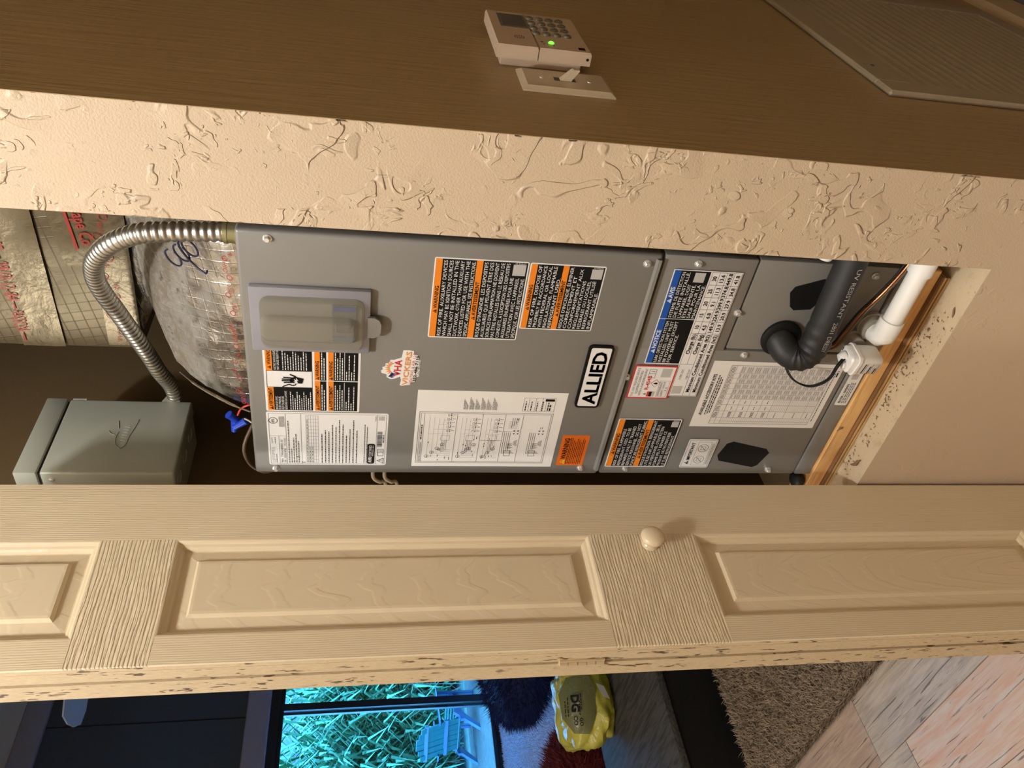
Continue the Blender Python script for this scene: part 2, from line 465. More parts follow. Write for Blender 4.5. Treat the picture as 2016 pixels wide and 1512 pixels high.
class Sheet:
    """flat print on a plane: local x right, y down from the top-left corner"""
    def __init__(self, origin, ux, uy, n, parent, lift=0.00022):
        self.o, self.ux, self.uy, self.n = Vector(origin), Vector(ux).normalized(), Vector(uy).normalized(), Vector(n).normalized()
        self.parent = parent; self.c = {}; self.lift = lift
    def P(self, x, y, h=0): return self.o + self.ux * x + self.uy * y + self.n * h
    def mb(self, key): return self.c.setdefault(key, MB())
    def rect(self, key, x, y, w, h, lay=1):
        if key.startswith('code_patch'): key = 'code_patch#%d|%s' % (len(self.c), key.split('|')[1])
        self.mb(key).add([self.P(*q, lay * self.lift) for q in ((x, y), (x, y + h), (x + w, y + h), (x + w, y))], [(0, 1, 2, 3)])
    def poly(self, key, pts, lay=2):
        self.mb(key).add([self.P(*q, lay * self.lift) for q in pts], [tuple(range(len(pts)))])
    def line(self, key, x0, y0, x1, y1, w, lay=2):
        d = Vector((x1 - x0, y1 - y0)); 
        if d.length == 0: return
        p = Vector((-d.y, d.x)).normalized() * w / 2
        self.poly(key, [(x0 - p.x, y0 - p.y), (x1 - p.x, y1 - p.y), (x1 + p.x, y1 + p.y), (x0 + p.x, y0 + p.y)], lay)
    def ring(self, key, x, y, r, w, lay=2, n=18, a0=0, a1=2 * math.pi):
        for i in range(n):
            a, b = a0 + (a1 - a0) * i / n, a0 + (a1 - a0) * (i + 1) / n
            self.poly(key, [(x + math.cos(a) * (r - w), y + math.sin(a) * (r - w)), (x + math.cos(b) * (r - w), y + math.sin(b) * (r - w)),
                            (x + math.cos(b) * r, y + math.sin(b) * r), (x + math.cos(a) * r, y + math.sin(a) * r)], lay)
    def frame(self, key, x, y, w, h, t, lay=2):
        for a in ((x, y, w, t), (x, y + h - t, w, t), (x, y, t, h), (x + w - t, y, t, h)): self.rect(key, *a, lay)
    def text(self, key, s, x, y, cap, width=None, wgt='n', align='l', lay=3, rot=0):
        """y is the baseline"""
        parts, w = text2d(s, cap, width, wgt)
        ox = {'l': 0, 'c': -w / 2, 'r': -w}[align]
        c, sn = math.cos(rot), math.sin(rot)
        for v, f in parts:
            if v: self.mb(key).add([self.P(x + (px + ox) * c + py * sn, y - py * c + (px + ox) * sn, lay * self.lift) for px, py in v], f)
        return w
    def scribble(self, key, x, y, w, h, lay=3, seed=0):
        """a line of print too small to read: short dashes"""
        r = random.Random(seed + int(x * 1e5) + int(y * 1e6)); a = 0
        while a < w:
            d = min(r.uniform(1.2, 4.5) * h, w - a)
            self.rect(key, x + a, y, d, h, lay); a += d + h * 0.9
    def base(self, name, mat, w, h, rad=0.0, thick=0.0003):
        pts = []
        if rad:
            for cx, cy, a0 in ((rad, rad, 180), (w - rad, rad, 270), (w - rad, h - rad, 0), (rad, h - rad, 90)):
                for i in range(4):
                    a = math.radians(a0 + 30 * i); pts.append((cx + rad * math.cos(a), cy + rad * math.sin(a)))
        else: pts = [(0, 0), (w, 0), (w, h), (0, h)]
        mb = MB().poly([self.P(*p, self.lift * 0.5) for p in reversed(pts)], -self.n, thick)
        self.b = build(name, mb, mat, self.parent); return self.b
    def finish(self, owner=None):
        owner = owner or self.b
        for key, mb in self.c.items():
            nm, mat = key.split('|'); nm = nm.split('#')[0]
            build(nm, mb, mat, owner, kind='stuff' if nm.split('_')[0] in ('lettering', 'fine', 'diagram', 'table', 'icons') else None)

# ------------------------------------------------------------------ the room
FLOOR = MB().box(-7.3, 2.0, -3.2, 6.0, -0.10, -0.004)
floor = struct('floor', FLOOR, 'grout')
pw = 0.190
k = 0
for row in range(-6, 3):
    y0 = -0.1565 + pw * row
    for j in range(-3, 2):
        x0 = -1.58 + 1.2 * j + (0.0, -0.14, 0.46, 0.75)[row % 4]
        x1 = x0 + 1.2
        mbp = MB().box(x0 + .0012, x1 - .0012, y0 + .0012, y0 + pw - .0012, -0.004, 0.0 - 0.0004 * (k % 2))
        struct('plank', mbp, {(0, 0): 'plank_rose', (0, -1): 'plank_grey', (1, 0): 'plank_grey', (1, -1): 'plank_tan'}.get((row, j), ('plank_rose', 'plank_grey', 'plank_tan', 'plank_grey', 'plank_tan')[(row * 2 + j * 3) % 5]), floor); k += 1

WT = 0.012
# closet front: one sheet of wallboard with the opening of the air handler closet
OL, OR_, OB, OT = -0.72, -0.124, 0.653, 2.40
wf = MB().box(OR_, -0.0006, 0, WT, 0, 2.90).box(OL, OR_, 0, WT, 0, OB).box(-0.96, OL, 0, WT, 0, 2.90).box(OL, OR_, 0, WT, OT, 2.90)
struct('wall_front', wf, 'textured_paint')
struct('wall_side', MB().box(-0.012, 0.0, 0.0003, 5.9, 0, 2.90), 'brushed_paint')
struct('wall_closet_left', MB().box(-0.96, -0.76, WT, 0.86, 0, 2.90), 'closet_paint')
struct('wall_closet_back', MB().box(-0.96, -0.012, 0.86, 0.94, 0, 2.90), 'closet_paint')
struct('wall_passage', MB().box(-0.96, -0.90, 0.94, 5.9, 0, 2.90), 'room_paint')
struct('wall_right', MB().box(1.75, 1.85, -3.1, 5.9, 0, 2.90), 'room_paint')
struct('wall_rear', MB().box(-7.2, 1.85, -3.2, -3.1, 0, 4.4), 'room_paint')
struct('wall_back', MB().box(-7.2, 1.85, 5.9, 6.0, 0, 4.4), 'room_paint')
struct('ceiling', MB().box(-2.05, 1.85, -3.2, 6.0, 2.90, 3.00), 'ceiling_paint')
struct('ceiling_high', MB().box(-7.3, -1.9, -3.2, 6.0, 4.34, 4.44), 'room_paint')
struct('wall_soffit', MB().box(-2.05, -1.95, -3.2, 6.0, 3.00, 4.34), 'room_paint')
# the return-air platform below the cabinet and its dirty sill
sill = struct('trim_1', MB().box(-0.76, -0.030, 0.0125, 0.86, 0.605, 0.6525).box(OL, OR_, 0.0002, 0.0125, 0.6525, 0.6535), 'dirty_sill')
bb = MB(); bb.poly([(0.0002, 0.02, 0.0), (0.014, 0.02, 0.0), (0.014, 0.02, 0.105), (0.006, 0.02, 0.127), (0.0002, 0.02, 0.127)], (0, 1, 0), 5.8)
struct('baseboard_side', bb, 'baseboard_paint')

# ------------------------------------------------------------------ bifold door, folded open
door = root('door_1', (-0.530, -0.008, 0), kind='structure')
door.rotation_euler = (0, 0, math.radians(-1))
DW, DT, ZB, ZT = 0.267, 0.0345, 0.018, 2.03
def leaf(x_front, parent, carved, sgn):
    core = build('leaf', MB().box(x_front - DT + 0.002, x_front - (0.0125 if carved else 0.002), -DW + .0008, -.0008, ZB, ZT), 'particle_board', parent, local=True)
    if carved:
        # edge strips stand behind the moulded skin
        e = MB().box(x_front - 0.012, x_front - 0.0035, -DW + .0008, -DW + 0.012, ZB, ZT).box(x_front - 0.012, x_front - 0.0035, -0.012, -.0008, ZB, ZT)
        build('edge_strip', e, 'particle_board', core, local=True)
    return core
leaf1 = leaf(0.0, door, True, 1)
leaf2 = leaf(-DT - 0.0020, door, False, 1)
SK = 0.0035
ra = [(0.415, 0.975), (1.133, 1.682), (1.771, 1.935)]     # panel openings (z)
S0, S1 = 0.093, 0.231                                     # panel opening across the leaf
def flat(y0, y1, z0, z1): return MB().box(-SK, 0, y0, y1, z0, z1, 0)
build('stile', flat(-S0, -0.0, ZB, ZT), 'stile_paint', leaf1, local=True)
for z0, z1 in ra: build('stile', flat(-DW, -S1, z0, z1), 'stile_paint', leaf1, local=True)
zz = [ZB] + [z for p in ra for z in p] + [ZT]
for i in range(0, len(zz), 2): build('rail', flat(-DW, -S0, zz[i], zz[i + 1]), 'rail_paint', leaf1, local=True)
PROF = [(0, 0), (0.0018, -0.0004), (0.0035, -0.0018), (0.0048, -0.0044), (0.0056, -0.0048), (0.0078, -0.0058), (0.0100, -0.0082), (0.0112, -0.0112), (0.0128, -0.0114), (0.0280, -0.0088), (0.0312, -0.0044), (0.0345, -0.0040)]
for z0, z1 in ra:
    mb = MB(); v = []
    for ins, dep in PROF:
        v += [(dep, -S0 - ins, z0 + ins), (dep, -S1 + ins, z0 + ins), (dep, -S1 + ins, z1 - ins), (dep, -S0 - ins, z1 - ins)]
    fs = []
    for i in range(len(PROF) - 1):
        for j in range(4): fs.append((4 * i + j, 4 * i + 4 + j, 4 * i + 4 + (j + 1) % 4, 4 * i + (j + 1) % 4))
    m = 4 * (len(PROF) - 1); fs.append((m + 3, m + 2, m + 1, m))
    mb.add(v, [tuple(reversed(f)) for f in fs])
    build('panel', mb, 'panel_paint', leaf1, local=True)
kn = MB().lathe([(0, 0.0125), (0.002, 0.0125), (0.004, 0.0100), (0.009, 0.0090), (0.0110, 0.0120), (0.0125, 0.0158), (0.015, 0.0172), (0.018, 0.0170), (0.0215, 0.0145), (0.0240, 0.0090), (0.0248, 0.002)], (0, -0.1100, 1.046), (1, 0, 0), 32)
build('knob', kn, 'knob_paint', leaf1, smooth=40, local=True)
for zc in (1.171, 0.28, 1.99):
    hg = MB()
    for q in range(5):
        z0 = zc - 0.030 + q * 0.012
        hg.tube([(-DT - .001, -DW - 0.0010, z0 + .0008), (-DT - .001, -DW - 0.0010, z0 + 0.0112)], 0.0030 + 0.0004 * (q % 2), 10)
    hg.box(-DT - 0.0075, -DT + 0.0055, -DW - 0.0012, -DW + 0.0012, zc - 0.030, zc + 0.030)
    build('hinge', hg, 'hinge_paint', door, smooth=40, local=True)

# ------------------------------------------------------------------ air handler
UX0, UX1, UZ0, UZ1, UY = -0.581, -0.168, 0.692, 1.606, 0.0622
ah = root('air_handler', (-0.375, 0.30, UZ0), 'grey metal air handler covered in labels inside the closet opening', 'air handler')
build('cabinet', MB().box(UX0 + .006, UX1 - .004, UY + .012, 0.58, UZ0, UZ1 - .004), 'cabinet_dark', ah)
pan = MB().box(UX0, UX1, UY, UY + .02, 1.0745, UZ1, 0.0045, 3)
up = build('upper_access_panel', pan, 'cabinet_grey', ah, smooth=35)
# bent lip along the bottom of the upper panel
lip = MB().poly([(UX0 + .012, UY - .0006, 1.0830), (UX0 + .012, UY - .0042, 1.0808), (UX0 + .012, UY - .0046, 1.0765), (UX0 + .012, UY + .004, 1.0745), (UX0 + .012, UY + .004, 1.0830)], (1, 0, 0), UX1 - UX0 - .018)
build('bottom_lip', lip, 'cabinet_grey', up)
GX, GZ = -0.3195, 0.9370
# lower panel with the piping plate cut out at its lower right, and the hand slot
SL1 = [(-0.537, 0.877), (-0.510, 0.869), (-0.505, 0.859), (-0.521, 0.795), (-0.530, 0.787), (-0.559, 0.798), (-0.564, 0.806), (-0.549, 0.871)]
lo = MB().box(UX0, GX - .0012, UY + .002, UY + .018, 0.7235, 1.0705, 0.003, 2).box(GX - .004, UX1, UY + .002, UY + .018, GZ + .0012, 1.0705, 0.003, 2)
lp = build('lower_panel', lo, 'cabinet_grey', ah, smooth=35)
build('hand_slot', MB().poly([(x, UY + .0016, z) for x, z in SL1], (0, 1, 0), 0.001), 'black_plastic', lp)
pp = build('piping_plate', MB().box(GX + .0012, UX1, UY + .0030, UY + .016, 0.7235, GZ - .0012, 0.002, 2), 'cabinet_grey', ah, smooth=35)
SL2 = [(-0.240, 0.866), (-0.217, 0.875), (-0.207, 0.871), (-0.192, 0.832), (-0.200, 0.822), (-0.232, 0.826), (-0.243, 0.833), (-0.246, 0.858)]
build('hand_slot', MB().poly([(x, UY + .0026, z) for x, z in SL2], (0, 1, 0), 0.001), 'black_plastic', pp)
fd = build('filter_door', MB().box(UX0 + .001, UX1, UY + .0008, UY + .020, UZ0 + .0005, 0.7215, 0.002, 2), 'cabinet_grey', ah, smooth=35)
gr = MB().lathe([(0, 0.0295), (0.005, 0.030), (0.0075, 0.027), (0.008, 0.021)], (-0.293, UY + .003, 0.860), (0, -1, 0), 28)
build('grommet', gr, 'black_plastic', pp, smooth=50)
for i, (x, z) in enumerate([(-0.178, 1.569), (-0.570, 1.576), (-0.182, 1.094), (-0.375, 1.074), (-0.566, 1.105), (-0.179, 1.023), (-0.254, 0.941), (-0.327, 0.905), (-0.569, 1.028), (-0.570, 0.774), (-0.182, 0.760)]):
    s = MB().lathe([(0, 0.0052), (0.0010, 0.0052), (0.0012, 0.0040), (0.0045, 0.0038), (0.0052, 0.0030)], (x, UY + (0 if z > 1.08 else 0.002), z), (0, -1, 0), 6)
    s.lathe([(0, 0.0056), (0.0010, 0.0054)], (x, UY + (0 if z > 1.08 else 0.002), z), (0, -1, 0), 16)
    build('screw', s, 'screw_metal', ah)

# plastic switch cover
cv = build('switch_cover', MB().box(-0.341, -0.2415, UY - .0085, UY + .001, 1.4455, 1.5945, 0.0025, 2), 'plastic_frame', ah, smooth=40)
def rrect(x0, x1, z0, z1, r, n=5):
    pts = []
    for cx, cz, a0 in ((x1 - r, z1 - r, 0), (x0 + r, z1 - r, 90), (x0 + r, z0 + r, 180), (x1 - r, z0 + r, 270)):
        for i in range(n + 1):
            a = math.radians(a0 + 90 * i / n); pts.append((cx + r * math.cos(a), cz + r * math.sin(a)))
    return pts
def dome(x0, x1, z0, z1, r, prof, y):
    mb = MB(); v = []; k = None
    for ins, h in prof:
        ring = rrect(x0 + ins, x1 - ins, z0 + ins, z1 - ins, max(r - ins, 0.002)); k = len(ring)
        v += [(a, y - h, b) for a, b in ring]
    fs = [(i * k + j, i * k + (j + 1) % k, (i + 1) * k + (j + 1) % k, (i + 1) * k + j) for i in range(len(prof) - 1) for j in range(k)]
    fs.append(tuple((len(prof) - 1) * k + j for j in range(k)))
    return mb.add(v, fs)
well = MB().poly([(a, UY - .0090, b) for a, b in rrect(-0.3335, -0.2535, 1.4535, 1.5825, 0.013)], (0, 1, 0), 0.001)
build('recess', well, 'cabinet_grey', cv)
bk = MB().box(-0.319, -0.262, UY - .0125, UY - .009, 1.463, 1.494, 0.001).box(-0.300, -0.286, UY - .019, UY - .012, 1.468, 1.490, 0.002)
build('breaker', bk, 'cabinet_dark', cv)
build('breaker_toggle', MB().box(-0.318, -0.310, UY - .0140, UY - .0120, 1.465, 1.492), 'navy_ink', cv)
build('breaker_toggle', MB().box(-0.270, -0.263, UY - .0140, UY - .0120, 1.465, 1.492), 'navy_ink', cv)
b1 = dome(-0.333, -0.254, 1.4535, 1.5825, 0.013, [(0, 0.008), (0.0005, 0.0135), (0.003, 0.0165), (0.006, 0.0172)], UY)
build('clear_lid', b1, 'clear_blister', cv, smooth=35)
b2 = dome(-0.3145, -0.2765, 1.462, 1.5815, 0.012, [(0, 0.0168), (0.001, 0.0225), (0.004, 0.0255), (0.008, 0.0262)], UY)
build('lid_ridge', b2, 'clear_blister', cv, smooth=35)
tb = [(-0.312, 1.449), (-0.312, 1.440), (-0.308, 1.434), (-0.302, 1.4315), (-0.290, 1.4315), (-0.284, 1.434), (-0.280, 1.440), (-0.280, 1.449)]
build('latch_tab', MB().poly([(x, UY - .011, z) for x, z in tb], (0, 1, 0), 0.004), 'cabinet_grey', cv)

def sheet(x0, z1, parent=None, y=None): return Sheet((x0, (UY if y is None else y) - .0002, z1), (1, 0, 0), (0, 0, -1), (0, -1, 0), parent or ah)
def warn_tri(s, key, x, y, h, hole=None):
    s.poly(key, [(x, y), (x + h * 0.58, y - h), (x + h * 1.16, y)], 3)
    if hole: s.rect(hole, x + h * 0.50, y - h * 0.68, h * 0.14, h * 0.34, 4); s.rect(hole, x + h * 0.50, y - h * 0.22, h * 0.14, h * 0.12, 4)
def warn_label(name, x0, z1, w, h, en, fr, en_w, fr_w, band, code, num, head1='WARNING', head2='AVERTISSEMENT'):
    s = sheet(x0, z1); s.base(name, 'label_white', w, h, 0.0025)
    m = 0.0017
    s.rect('black_field|ink_black', m, m, w - 2 * m, h - 2 * m, 1)
    n = len(en) + len(fr); pit = (h - 2 * m - 2 * band - 0.002) / n; cap = pit * 0.66
    y = m
    for hn, (head, lines, ws) in enumerate(((head1, en, en_w), (head2, fr, fr_w))):
        HK, OB_ = 'heading#%d|ink_black' % hn, 'orange_band#%d|orange_ink' % hn
        s.rect(OB_, m, y, w - 2 * m, band, 2)
        hw = text2d(head, band * .62, None, 'b')[1]
        s.text(HK, head, w / 2 - hw / 2 + band * .35, y + band * .82, band * .62, None, 'b', 'l', 3)
        warn_tri(s, HK, w / 2 - hw / 2 - band * .55, y + band * .82, band * .62, OB_)
        y += band + 0.0008
        for t, lw in zip(lines, ws):
            s.text('lettering|label_white', t, m + 0.0016, y + pit * .83, cap, (w - 2 * m - .0032) * lw, 'n'); y += pit
    s.rect('code_patch|code_patch', w - m - code - .003, h - m - code - .002, code, code, 2)
    s.text('lettering|label_white', num, w - m - .0006, h - m - .002, 0.0017, code * .9, 'n', 'l', 3, -math.pi / 2)
    s.finish()
warn_label('warning_label', -0.3145, 1.3695, 0.1245, 0.1205,
    ["RISK OF FIRE. AUXILIARY DEVICES", "WHICH MAY BE IGNITION SOURCES", "SHALL NOT BE INSTALLED IN THE", "DUCTWORK, OTHER THAN AUXILIARY", "DEVICES LISTED FOR USE WITH THE", "SPECIFIC APPLIANCE. SEE INSTRUCTIONS."],
    ["RISQUE D'INCENDIE. LES DISPOSITIFS", "AUXILIAIRES QUI PEUVENT ÊTRE DES", "SOURCES D'INFLAMMATION NE DOIVENT", "PAS ÊTRE INSTALLES DANS LE RÉSEAU DE", "CONDUITS, À L'EXCEPTION DES DISPOSITIFS", "AUXILIAIRES ÉNUMÉRÉS POUR UNE", "UTILISATION AVEC L'APPAREIL", "SPÉCIFIQUE. VOIR LES INSTRUCTIONS."],
    [1] * 6, [1, 1, 1, 1, 1, .82, .82, .82], 0.0082, 0.0165, '107895-01')
warn_label('warning_label', -0.2945, 1.2475, 0.1040, 0.1010,
    ["RISK OF FIRE. DISPOSE OF", "PROPERLY IN ACCORDANCE", "WITH FEDERAL OR LOCAL", "REGULATIONS. FLAMMABLE", "REFRIGERANT USED."],
    ["RISQUE D'INCENDIE. ÉLIMINER", "CORRECTEMENT ET", "CONFORMEMENT AUX", "REGLEMENTATIONS", "FEDERALES OU LOCALES,", "REFRIGERANT UTILISÉ", "INFLAMMABLE."],
    [1, 1, 1, 1, .82], [1, .86, .98, .80, .80, .80, .62], 0.0078, 0.0150, '107894-01')
warn_label('warning_label', -0.5625, 1.0655, 0.1060, 0.1030,
    ["RISK OF FIRE. FLAMMABLE", "REFRIGERANT USED. TO BE", "REPAIRED ONLY BY TRAINED", "SERVICE PERSONNEL. DO NOT", "PUNCTURE REFRIGERANT TUBING."],
    ["RISQUE D'INCENDIE. REFRIGERANT", "UTILISE INFLAMMABLE. SEUL", "UN PERSONNEL D'ENTRETIEN", "FORME PEUT REPARER CE", "PRODUIT. NE PAS PERFORER", "LE TUBE REFRIGERANT."],
    [.82, .84, .88, .93, 1], [1, .93, .88, .78, .76, .70], 0.0088, 0.0115, '107896')

# maker's badge
s = sheet(-0.4325, 1.1430, y=UY - .004); b = s.base('maker_badge', 'ink_black', 0.1160, 0.0370, 0.006, 0.0042)
pts = [(x, z) for x, z in rrect(0.0035, 0.1125, 0.0035, 0.0335, 0.003)]
s.poly('white_field|label_white', [(x, y) for x, y in reversed(pts)], 1)
s.text('lettering|ink_black', 'ALLIED', 0.0085, 0.0290, 0.0205, 0.0975, 'b', 'l', 3)
s.text('lettering|ink_black', 'ALLIED', 0.0092, 0.0290, 0.0205, 0.0975, 'b', 'l', 3)
s.finish()

# installer's sticker
def pt(x, z): return (x + 0.400, 1.432 - z)
s = Sheet((-0.400, UY - .0002, 1.432), (1, 0, -0.055), (-0.055, 0, -1), (0, -1, 0), ah)
out = [(0.000, 0.0325), (0.0015, 0.030), (0.010, 0.0310), (0.0165, 0.0290), (0.0120, 0.0215), (0.0110, 0.0160), (0.0140, 0.0105), (0.0190, 0.0100), (0.0210, 0.0030), (0.0250, 0.0020), (0.0275, 0.0045), (0.0310, 0.0030), (0.0330, 0.0070), (0.0380, 0.0070), (0.0395, 0.0115), (0.0450, 0.0130), (0.0455, 0.0180), (0.0500, 0.0275), (0.0630, 0.0285), (0.0640, 0.0365), (0.0630, 0.0425), (0.0570, 0.0440), (0.0560, 0.0490), (0.0480, 0.0515), (0.0470, 0.0545), (0.0195, 0.0550), (0.0180, 0.0515), (0.0090, 0.0500), (0.0075, 0.0450), (0.0030, 0.0440), (0.0015, 0.0380)]
s.b = build('installer_sticker', MB().poly([s.P(x, y, 0.0001) for x, y in reversed(out)], -s.n, .0003), 'label_white', ah)
for i in range(9):
    a = math.radians(-175 + i * 17); cx, cy = 0.0310, 0.0210
    r0, r1 = 0.0098, 0.0150
    if i > 1: s.poly('sun|sun_orange_ink', [(cx + r0 * math.cos(a - .15), cy + r0 * math.sin(a - .15)), (cx + r1 * math.cos(a + .06), cy + r1 * math.sin(a + .06)), (cx + r0 * math.cos(a + .17), cy + r0 * math.sin(a + .17))], 2)
s.ring('sun|sun_orange_ink', 0.0310, 0.0210, 0.0100, 0.0016, 3, 14, math.radians(-150), math.radians(-20))
s.ring('frost|navy_ink', 0.0310, 0.0210, 0.0100, 0.0012, 3, 10, math.radians(-215), math.radians(-150))
for a, l in ((200, .008), (235, .007), (170, .0065)):
    a = math.radians(a); bx, by = 0.0215, 0.0165
    s.line('frost|navy_ink', bx, by, bx + l * math.cos(a), by + l * math.sin(a) * -1 - 0.001, 0.0016)
    for d in (.4, .75):
        for sg in (-1, 1):
            px, py = bx + l * d * math.cos(a), by - l * d * math.sin(a) - 0.001 * d
            s.line('frost|navy_ink', px, py, px + .0026 * math.cos(a + sg * .8), py - .0026 * math.sin(a + sg * .8), 0.0009)
s.text('initials|red_ink', 'VHA', 0.0175, 0.0285, 0.0095, 0.0285, 'b')
s.text('company_name|sun_orange_ink', 'VICKERS', 0.0020, 0.0400, 0.0072, 0.0600, 'b')
s.text('line_of_business|soft_red_ink', 'HEATING & AIR, LLC', 0.0045, 0.0463, 0.0040, 0.0560)
s.text('phone_number|ink_black', '352-486-7110', 0.0095, 0.0509, 0.0038, 0.0460, 'b')
s.text('phone_number|ink_black', 'CAC1822603', 0.0205, 0.0543, 0.0026, 0.0260)
s.finish()

# shock-hazard label, its right side tucked under the cover
s = sheet(-0.4535, 1.5840); w, h = 0.1150, 0.1275; s.base('shock_label', 'label_white', w, h, 0.002)
K, O, W_ = 'black_field|ink_black', 'orange_band|orange_ink', 'lettering|label_white'
s.rect(K, .0018, .003, .0422, .0605, 1); s.rect('black_field#2|ink_black', .0735, .003, .040, .0605, 1)
O2 = 'orange_band#2|orange_ink'; s.rect(O, .0018, .003, .0422, .0085, 2); s.rect(O2, .0735, .003, .040, .0085, 2)
s.text('heading|ink_black', 'AVERTISSEMENT', .0085, .0098, .0050, .0340, 'b'); warn_tri(s, 'heading|ink_black', .0030, .0098, .0050, O)
s.text('heading#2|ink_black', 'WARNING', .0840, .0098, .0050, .0250, 'b'); warn_tri(s, 'heading#2|ink_black', .0765, .0098, .0050, O2)
for i, t in enumerate(("RISQUE DE CHOC", "ÉLECTRIQUE.", "PEUT CAUSER DES", "BLESSURES OU LA MORT.")): s.text(W_, t, .0035, .0162 + i * .0042, .0029, .0245 if i != 3 else .035)
for i, t in enumerate(("ELECTRIC SHOCK HAZARD.", "MAY CAUSE INJURY OR")): s.text(W_, t, .0752, .0162 + i * .0042, .0029, .034)
for i in range(10): s.scribble(W_, .0035, .0330 + i * .0030, .033 - (i % 3) * .006, .0011, 3, i)
for i in range(10): s.scribble(W_, .0752, .0248 + i * .0034, .034 - (i % 4) * .004, .0011, 3, i + 40)
s.frame('lettering|ink_black', .0440, .003, .0295, .0605, .0006, 2)
# hand and cable pictogram
hk = 'pictogram|ink_black'
s.poly(hk, [(.0515, .0500), (.0605, .0520), (.0625, .0445), (.0640, .0400), (.0585, .0330), (.0530, .0345), (.0518, .0420)], 3)
for i, (x0, y0, x1, y1) in enumerate([(.0535, .0370, .0530, .0255), (.0560, .0360, .0562, .0228), (.0585, .0360, .0590, .0232), (.0610, .0375, .0622, .0250), (.0630, .0420, .0675, .0340)]): s.line(hk, x0, y0, x1, y1, .0021, 3)
s.poly('bolt|label_white', [(.0500, .0420), (.0560, .0385), (.0545, .0410), (.0600, .0390), (.0575, .0422), (.0620, .0420), (.0560, .0450), (.0570, .0425), (.0520, .0445), (.0530, .0425)], 4)
for a, b_ in (((.0455, .0235), (.0480, .0290)), ((.0480, .0290), (.0500, .0320)), ((.0500, .0320), (.0475, .0370)), ((.0475, .0370), (.0490, .0410)), ((.0490, .0410), (.0520, .0415))): s.line(hk, *a, *b_, .0018, 3)
for j, yb in enumerate((.0665, .0845)):
    hh_ = .0155 if j == 0 else .0400
    for x0, ww, t, tw in ((.0018, .0545, 'AVERTISSEMENT', .039), (.0577, .0555, 'WARNING', .027)):
        HK, OB_ = 'heading#%d%s|ink_black' % (j, t), 'orange_band#%d%s|orange_ink' % (j, t)
        s.rect('black_field#%d%s|ink_black' % (j, t), x0, yb, ww, hh_, 1); s.rect(OB_, x0, yb, ww, .0072, 2)
        s.text(HK, t, x0 + .0075, yb + .0061, .0049, tw, 'b'); warn_tri(s, HK, x0 + .0012, yb + .0061, .0049, OB_)
        for i in range(2 if j == 0 else 4): s.scribble(W_, x0 + .002, yb + .0090 + i * .0031, ww - .008 - (i % 2) * .009, .0012, 3, i + j * 7)
        if j: 
            s.rect(W_, x0 + .0015, yb + .0215, ww - .003, .0006, 3)
            for i in range(4): s.scribble(W_, x0 + .002, yb + .0240 + i * .0034, (.016, ww - .012, .014, ww - .010)[i], .0012, 3, i + 90)
s.finish()

# rating label
s = sheet(-0.5620, 1.5850); w, h = 0.1065, 0.1705; s.base('rating_label', 'label_white', w, h, 0.003)
B, G = 'lettering|ink_black', 'fine_print|ink_grey'
s.frame(G, .0025, .0025, w - .005, h - .005, .0004)
s.line(G, .0025, .0260, w - .0025, .0260, .0004); s.line(G, .0600, .0025, .0600, .0260, .0004); s.line(G, .0025, .0155, .0600, .0155, .0004)
s.text('fine_print|ink_light', 'LGFOSPTE E', .0050, .0085, .0040, .032); s.scribble(G, .0050, .0105, .018, .0010); s.text(G, 'QUANTITE', .0450, .0070, .0022, .012); s.scribble(G, .0450, .0095, .012, .0012)
s.text(B, 'M/N  TWH1HEX001-01', .0050, .0205, .0030, .048); s.text(B, 'S/N  1525G16763', .0050, .0247, .0030, .030); s.text(G, 'MFD 06/2025', .0400, .0247, .0024, .016)
s.ring(B, .0900, .0090, .0062, .0008); s.text(B, 'ETL', .0900, .0105, .0034, .0075, 'b', 'c')
for i in range(5): s.scribble(G, .0780, .0170 + i * .0016, .020, .0007, 3, i)
s.line(G, .0025, .0470, w - .0025, .0470, .0004)
for i in range(5): s.scribble(G, .0050, .0285 + i * .0034, (.085, .030, .052, .060, .045)[i], .0013, 3, i + 11)
s.text(B, '1', .0150, .0440, .0055, None, 'b'); s.text(B, '1', .0040, .0520, .0050, None, 'b')
for i in range(6): s.line(G, .0050, .0540 + i * .0034, w - .0060, .0540 + i * .0034, .0003)
for i in range(15): s.line(G, .0050 + i * .0068, .0540, .0050 + i * .0068, .0710, .0003)
for i in range(13): s.scribble(G, .0062 + i * .0068, .0551, .0045, .0011, 3, i)
for i in range(5): s.scribble(G, .0062 + i * .0068, .0585, .0045, .0011, 3, i + 30); s.scribble(G, .0062 + i * .0068, .0620, .0042, .0011, 3, i + 60)
for i, lw in enumerate((.060, .068, .066, .078, .075, .088, .080, .058, .070, .088, .068)): s.scribble(B, .0050, .0755 + i * .0050, lw, .0011, 3, i + 200)
s.scribble(B, .0050, .1370, .080, .0009, 3, 5); s.scribble(B, .0050, .1405, .076, .0009, 3, 6)
s.line(G, .0025, .1545, w - .0025, .1545, .0004)
s.poly('certified_mark|ink_black', [(x, y) for x, y in rrect(.0035, .0455, .1420, .1530, .003)], 2)
s.text('certified_text|label_white', 'AHRI', .0060, .1487, .0050, .0125, 'b'); s.text('certified_text|label_white', 'CERTIFIED', .0200, .1487, .0042, .023, 'n'); s.scribble('certified_text|label_white', .0200, .1500, .022, .0008)
s.poly(B, [(.0040, .1665), (.0100, .1560), (.0160, .1665)], 2); s.poly('triangle_field|label_white', [(.0056, .1656), (.0100, .1578), (.0144, .1656)], 3); s.rect(B, .0095, .1600, .0011, .0030, 4); s.rect(B, .0095, .1637, .0011, .0011, 4)
s.frame(B, .0200, .1570, .0075, .0088, .0007); s.frame(B, .0268, .1570, .0075, .0088, .0007); s.text(B, 'i', .0300, .1640, .0050, None, 'b')
